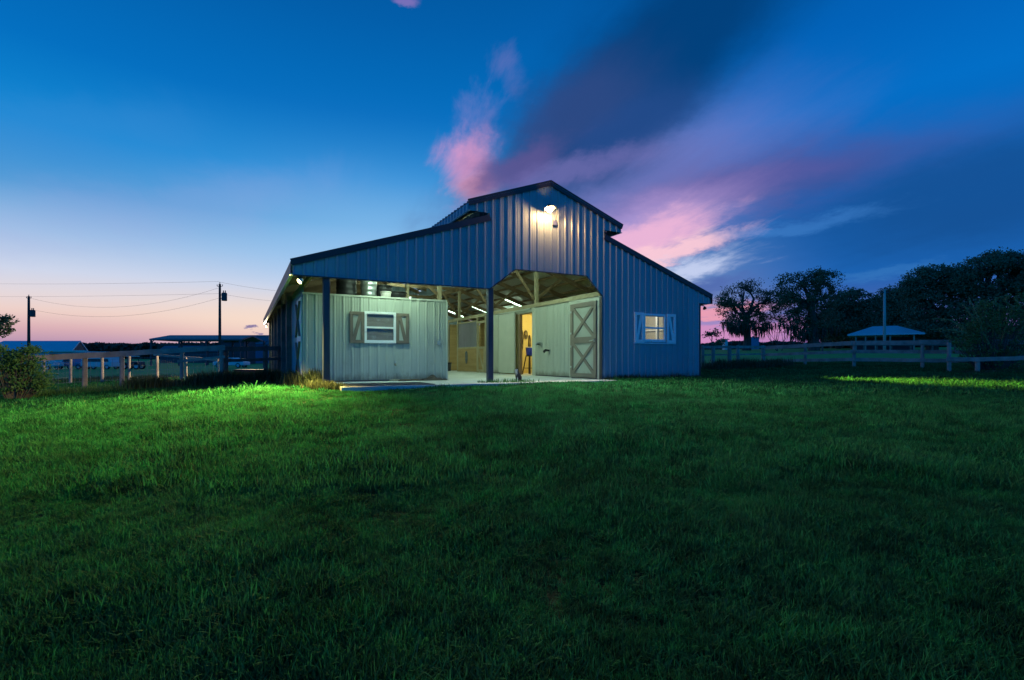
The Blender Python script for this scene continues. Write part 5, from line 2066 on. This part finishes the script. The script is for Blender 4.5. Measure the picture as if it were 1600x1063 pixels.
t = vehicle('tractor', 'small tractor with a white canopy behind the left fence', 'tractor', 207, 62, 2.3,
            [(-.45, .5), (.5, .5), (.5, .95), (.1, 1.0), (0, .85), (-.45, .85)], 'car_dark', (-.28, .36), .42, 1.1)
f = MB()
f.box(-1.2, .4, -.7, .7, 1.55, 1.65)
f.build('canopy', M['white_plastic'], t, bevel=.04)
f = MB()
for a in (-1.1, .3):
    for b in (-.6, .6):
        f.box(a - .03, a + .03, b - .03, b + .03, .8, 1.55)
f.build('canopy_posts', M['car_dark'], t)
vehicle('parked_car', 'pale car parked in front of the left sheds', 'car', 362, 60, 3.6,
        [(-.5, .3), (.5, .3), (.5, .7), (.28, .8), (.14, 1.2), (-.22, 1.2), (-.36, .8), (-.5, .72)], 'car_white', (-.32, .32), .3, 1.6,
        [[(-.24, .84), (.2, .84), (.1, 1.13), (-.18, 1.13)]])

# red trough
x, y, z = at(394, 22)
t = thing('water_trough', 'faded red water trough in the weeds behind the left fence', 'trough', (x, y, z))
f = MB()
f.prism([(-.5, -.3, .05), (.5, -.3, .05), (.62, -.35, .42), (-.62, -.35, .42)], (0, .6, 0))
f.build('tub', M['red'], t, bevel=.03)
f = MB()
f.box(-.64, .64, -.37, .27, .40, .44)
f.build('rim', M['red'], t, bevel=.01)

# pavilion with a hip roof
x, y, z = at(1382, 58)
t = thing('pavilion', 'open pavilion with pale blue hip roof before the dark trees', 'pavilion', (x, y, z), -R(36))
k = 58 / F * math.cos(R(36))
zr, ze = zpx(509.5, 60) - z, zpx(521.5, 58) - z
X0, X1, R0, R1 = -60 * k, 61 * k, -19 * k, 20 * k
v_ = [(X0, 0, ze), (X1, 0, ze), (X1, 5.5, ze), (X0, 5.5, ze), (R0, 2.7, zr), (R1, 2.7, zr)]
f = MB()
f.add(v_ + [(a, b, c - .16) for a, b, c in v_], [(0, 1, 5, 4), (3, 4, 5, 2), (0, 4, 3), (1, 2, 5), (6, 10, 11, 7), (9, 8, 11, 10), (6, 9, 10), (7, 11, 8), (0, 6, 7, 1), (3, 2, 8, 9), (0, 3, 9, 6), (1, 7, 8, 2)])
f.build('roof', M['roof_blue'], t)
for u_ in (1336, 1352, 1368, 1391, 1427):
    for dy in (.3, 5.2):
        f = MB()
        px_ = (u_ - 1382) * k
        f.box(px_ - .07, px_ + .07, dy - .07, dy + .07, -.4, ze - .1)
        f.build('post', M['fence'], t)
f = MB()
f.box(X0 + .8, X1 - .7, 4.9, 5.05, -.3, ze - .3)
f.build('back_wall', M['car_dark'], t)
f = MB()
f.box(X0 + .2, X1 - .2, .2, 5.3, -.5, .06)
f.build('floor_slab', M['concrete'], t)

tree('small_tree', 'small round dark tree under the pink sky by the tiny shed', 1126, 120, 534, [(1126, 534, 6, 4, 2), (1122, 537, 5, 3, 1)], 'leaf_dark', 20, 20, .3, .5, 71, .15)
x, y, z = at(1179.5, 190)
t = thing('field_tower', 'square dark blue tower building on the right horizon', 'tower', (x, y, z))
f = MB()
f.box(-1.6, 1.6, 0, 3, -2, zpx(527, 190) - z)
f.build('wall', M['car_blue'], t)
f = MB()
f.box(-.6, -.2, .5, .9, zpx(527, 190) - z, zpx(525, 190) - z)
f.box(-1.7, 1.7, -.1, 3.1, zpx(527.6, 190) - z, zpx(527, 190) - z + .05)
f.build('parapet', M['roof_far'], t)
x, y, z = at(1134.5, 150)
t = thing('field_shed', 'tiny pale fronted shed with flat roof right of the barn', 'shed', (x, y, z))
f = MB()
f.box(-.3, .5, 0, 2, -1, zpx(531, 150) - z)
f.build('wall', M['white_metal'], t)
f = MB()
f.box(-1.1, .9, -.3, 2.2, zpx(531, 150) - z, zpx(530, 150) - z)
f.build('roof', M['roof_far'], t)


def woods(label, u0, u1, depth, v_lo, v_hi, seed, n):
    r = np.random.default_rng(seed)
    mb = MB()
    k = depth / F
    x0, y0, z0 = at((u0 + u1) / 2, depth)
    for _ in range(n):
        u = r.uniform(u0, u1)
        vt = v_lo + (v_hi - v_lo) * (.5 + .5 * mnoise.noise((u * .045, seed, .3))) + r.normal() * .5
        d = depth + r.uniform(0, 40)
        x = (u - CX) / F * d
        zg = gz(x, d)
        zt = CAMZ + (HY - vt) / F * d
        zz = zg + (zt - zg) * (1 - r.uniform() ** 2 * 1.1)
        quads_leaves(mb, [(x - x0, d - y0, zz - z0)], 2.0, r, aspect=1.3)
    o = mb.build('distant_woods', M['far_wood'])
    o.location = (x0, y0, z0)
    return tag(o, label, 'woods', kind='stuff')


woods('low dark line of distant woods on the left horizon', -60, 470, 240, 541, 536, 61, 14000)
woods('low blue line of distant woods on the right horizon', 1080, 1330, 260, 541, 533, 62, 9000)
woods('dark understorey below the big trees at the right field edge', 1285, 1760, 92, 530, 505, 63, 9000)
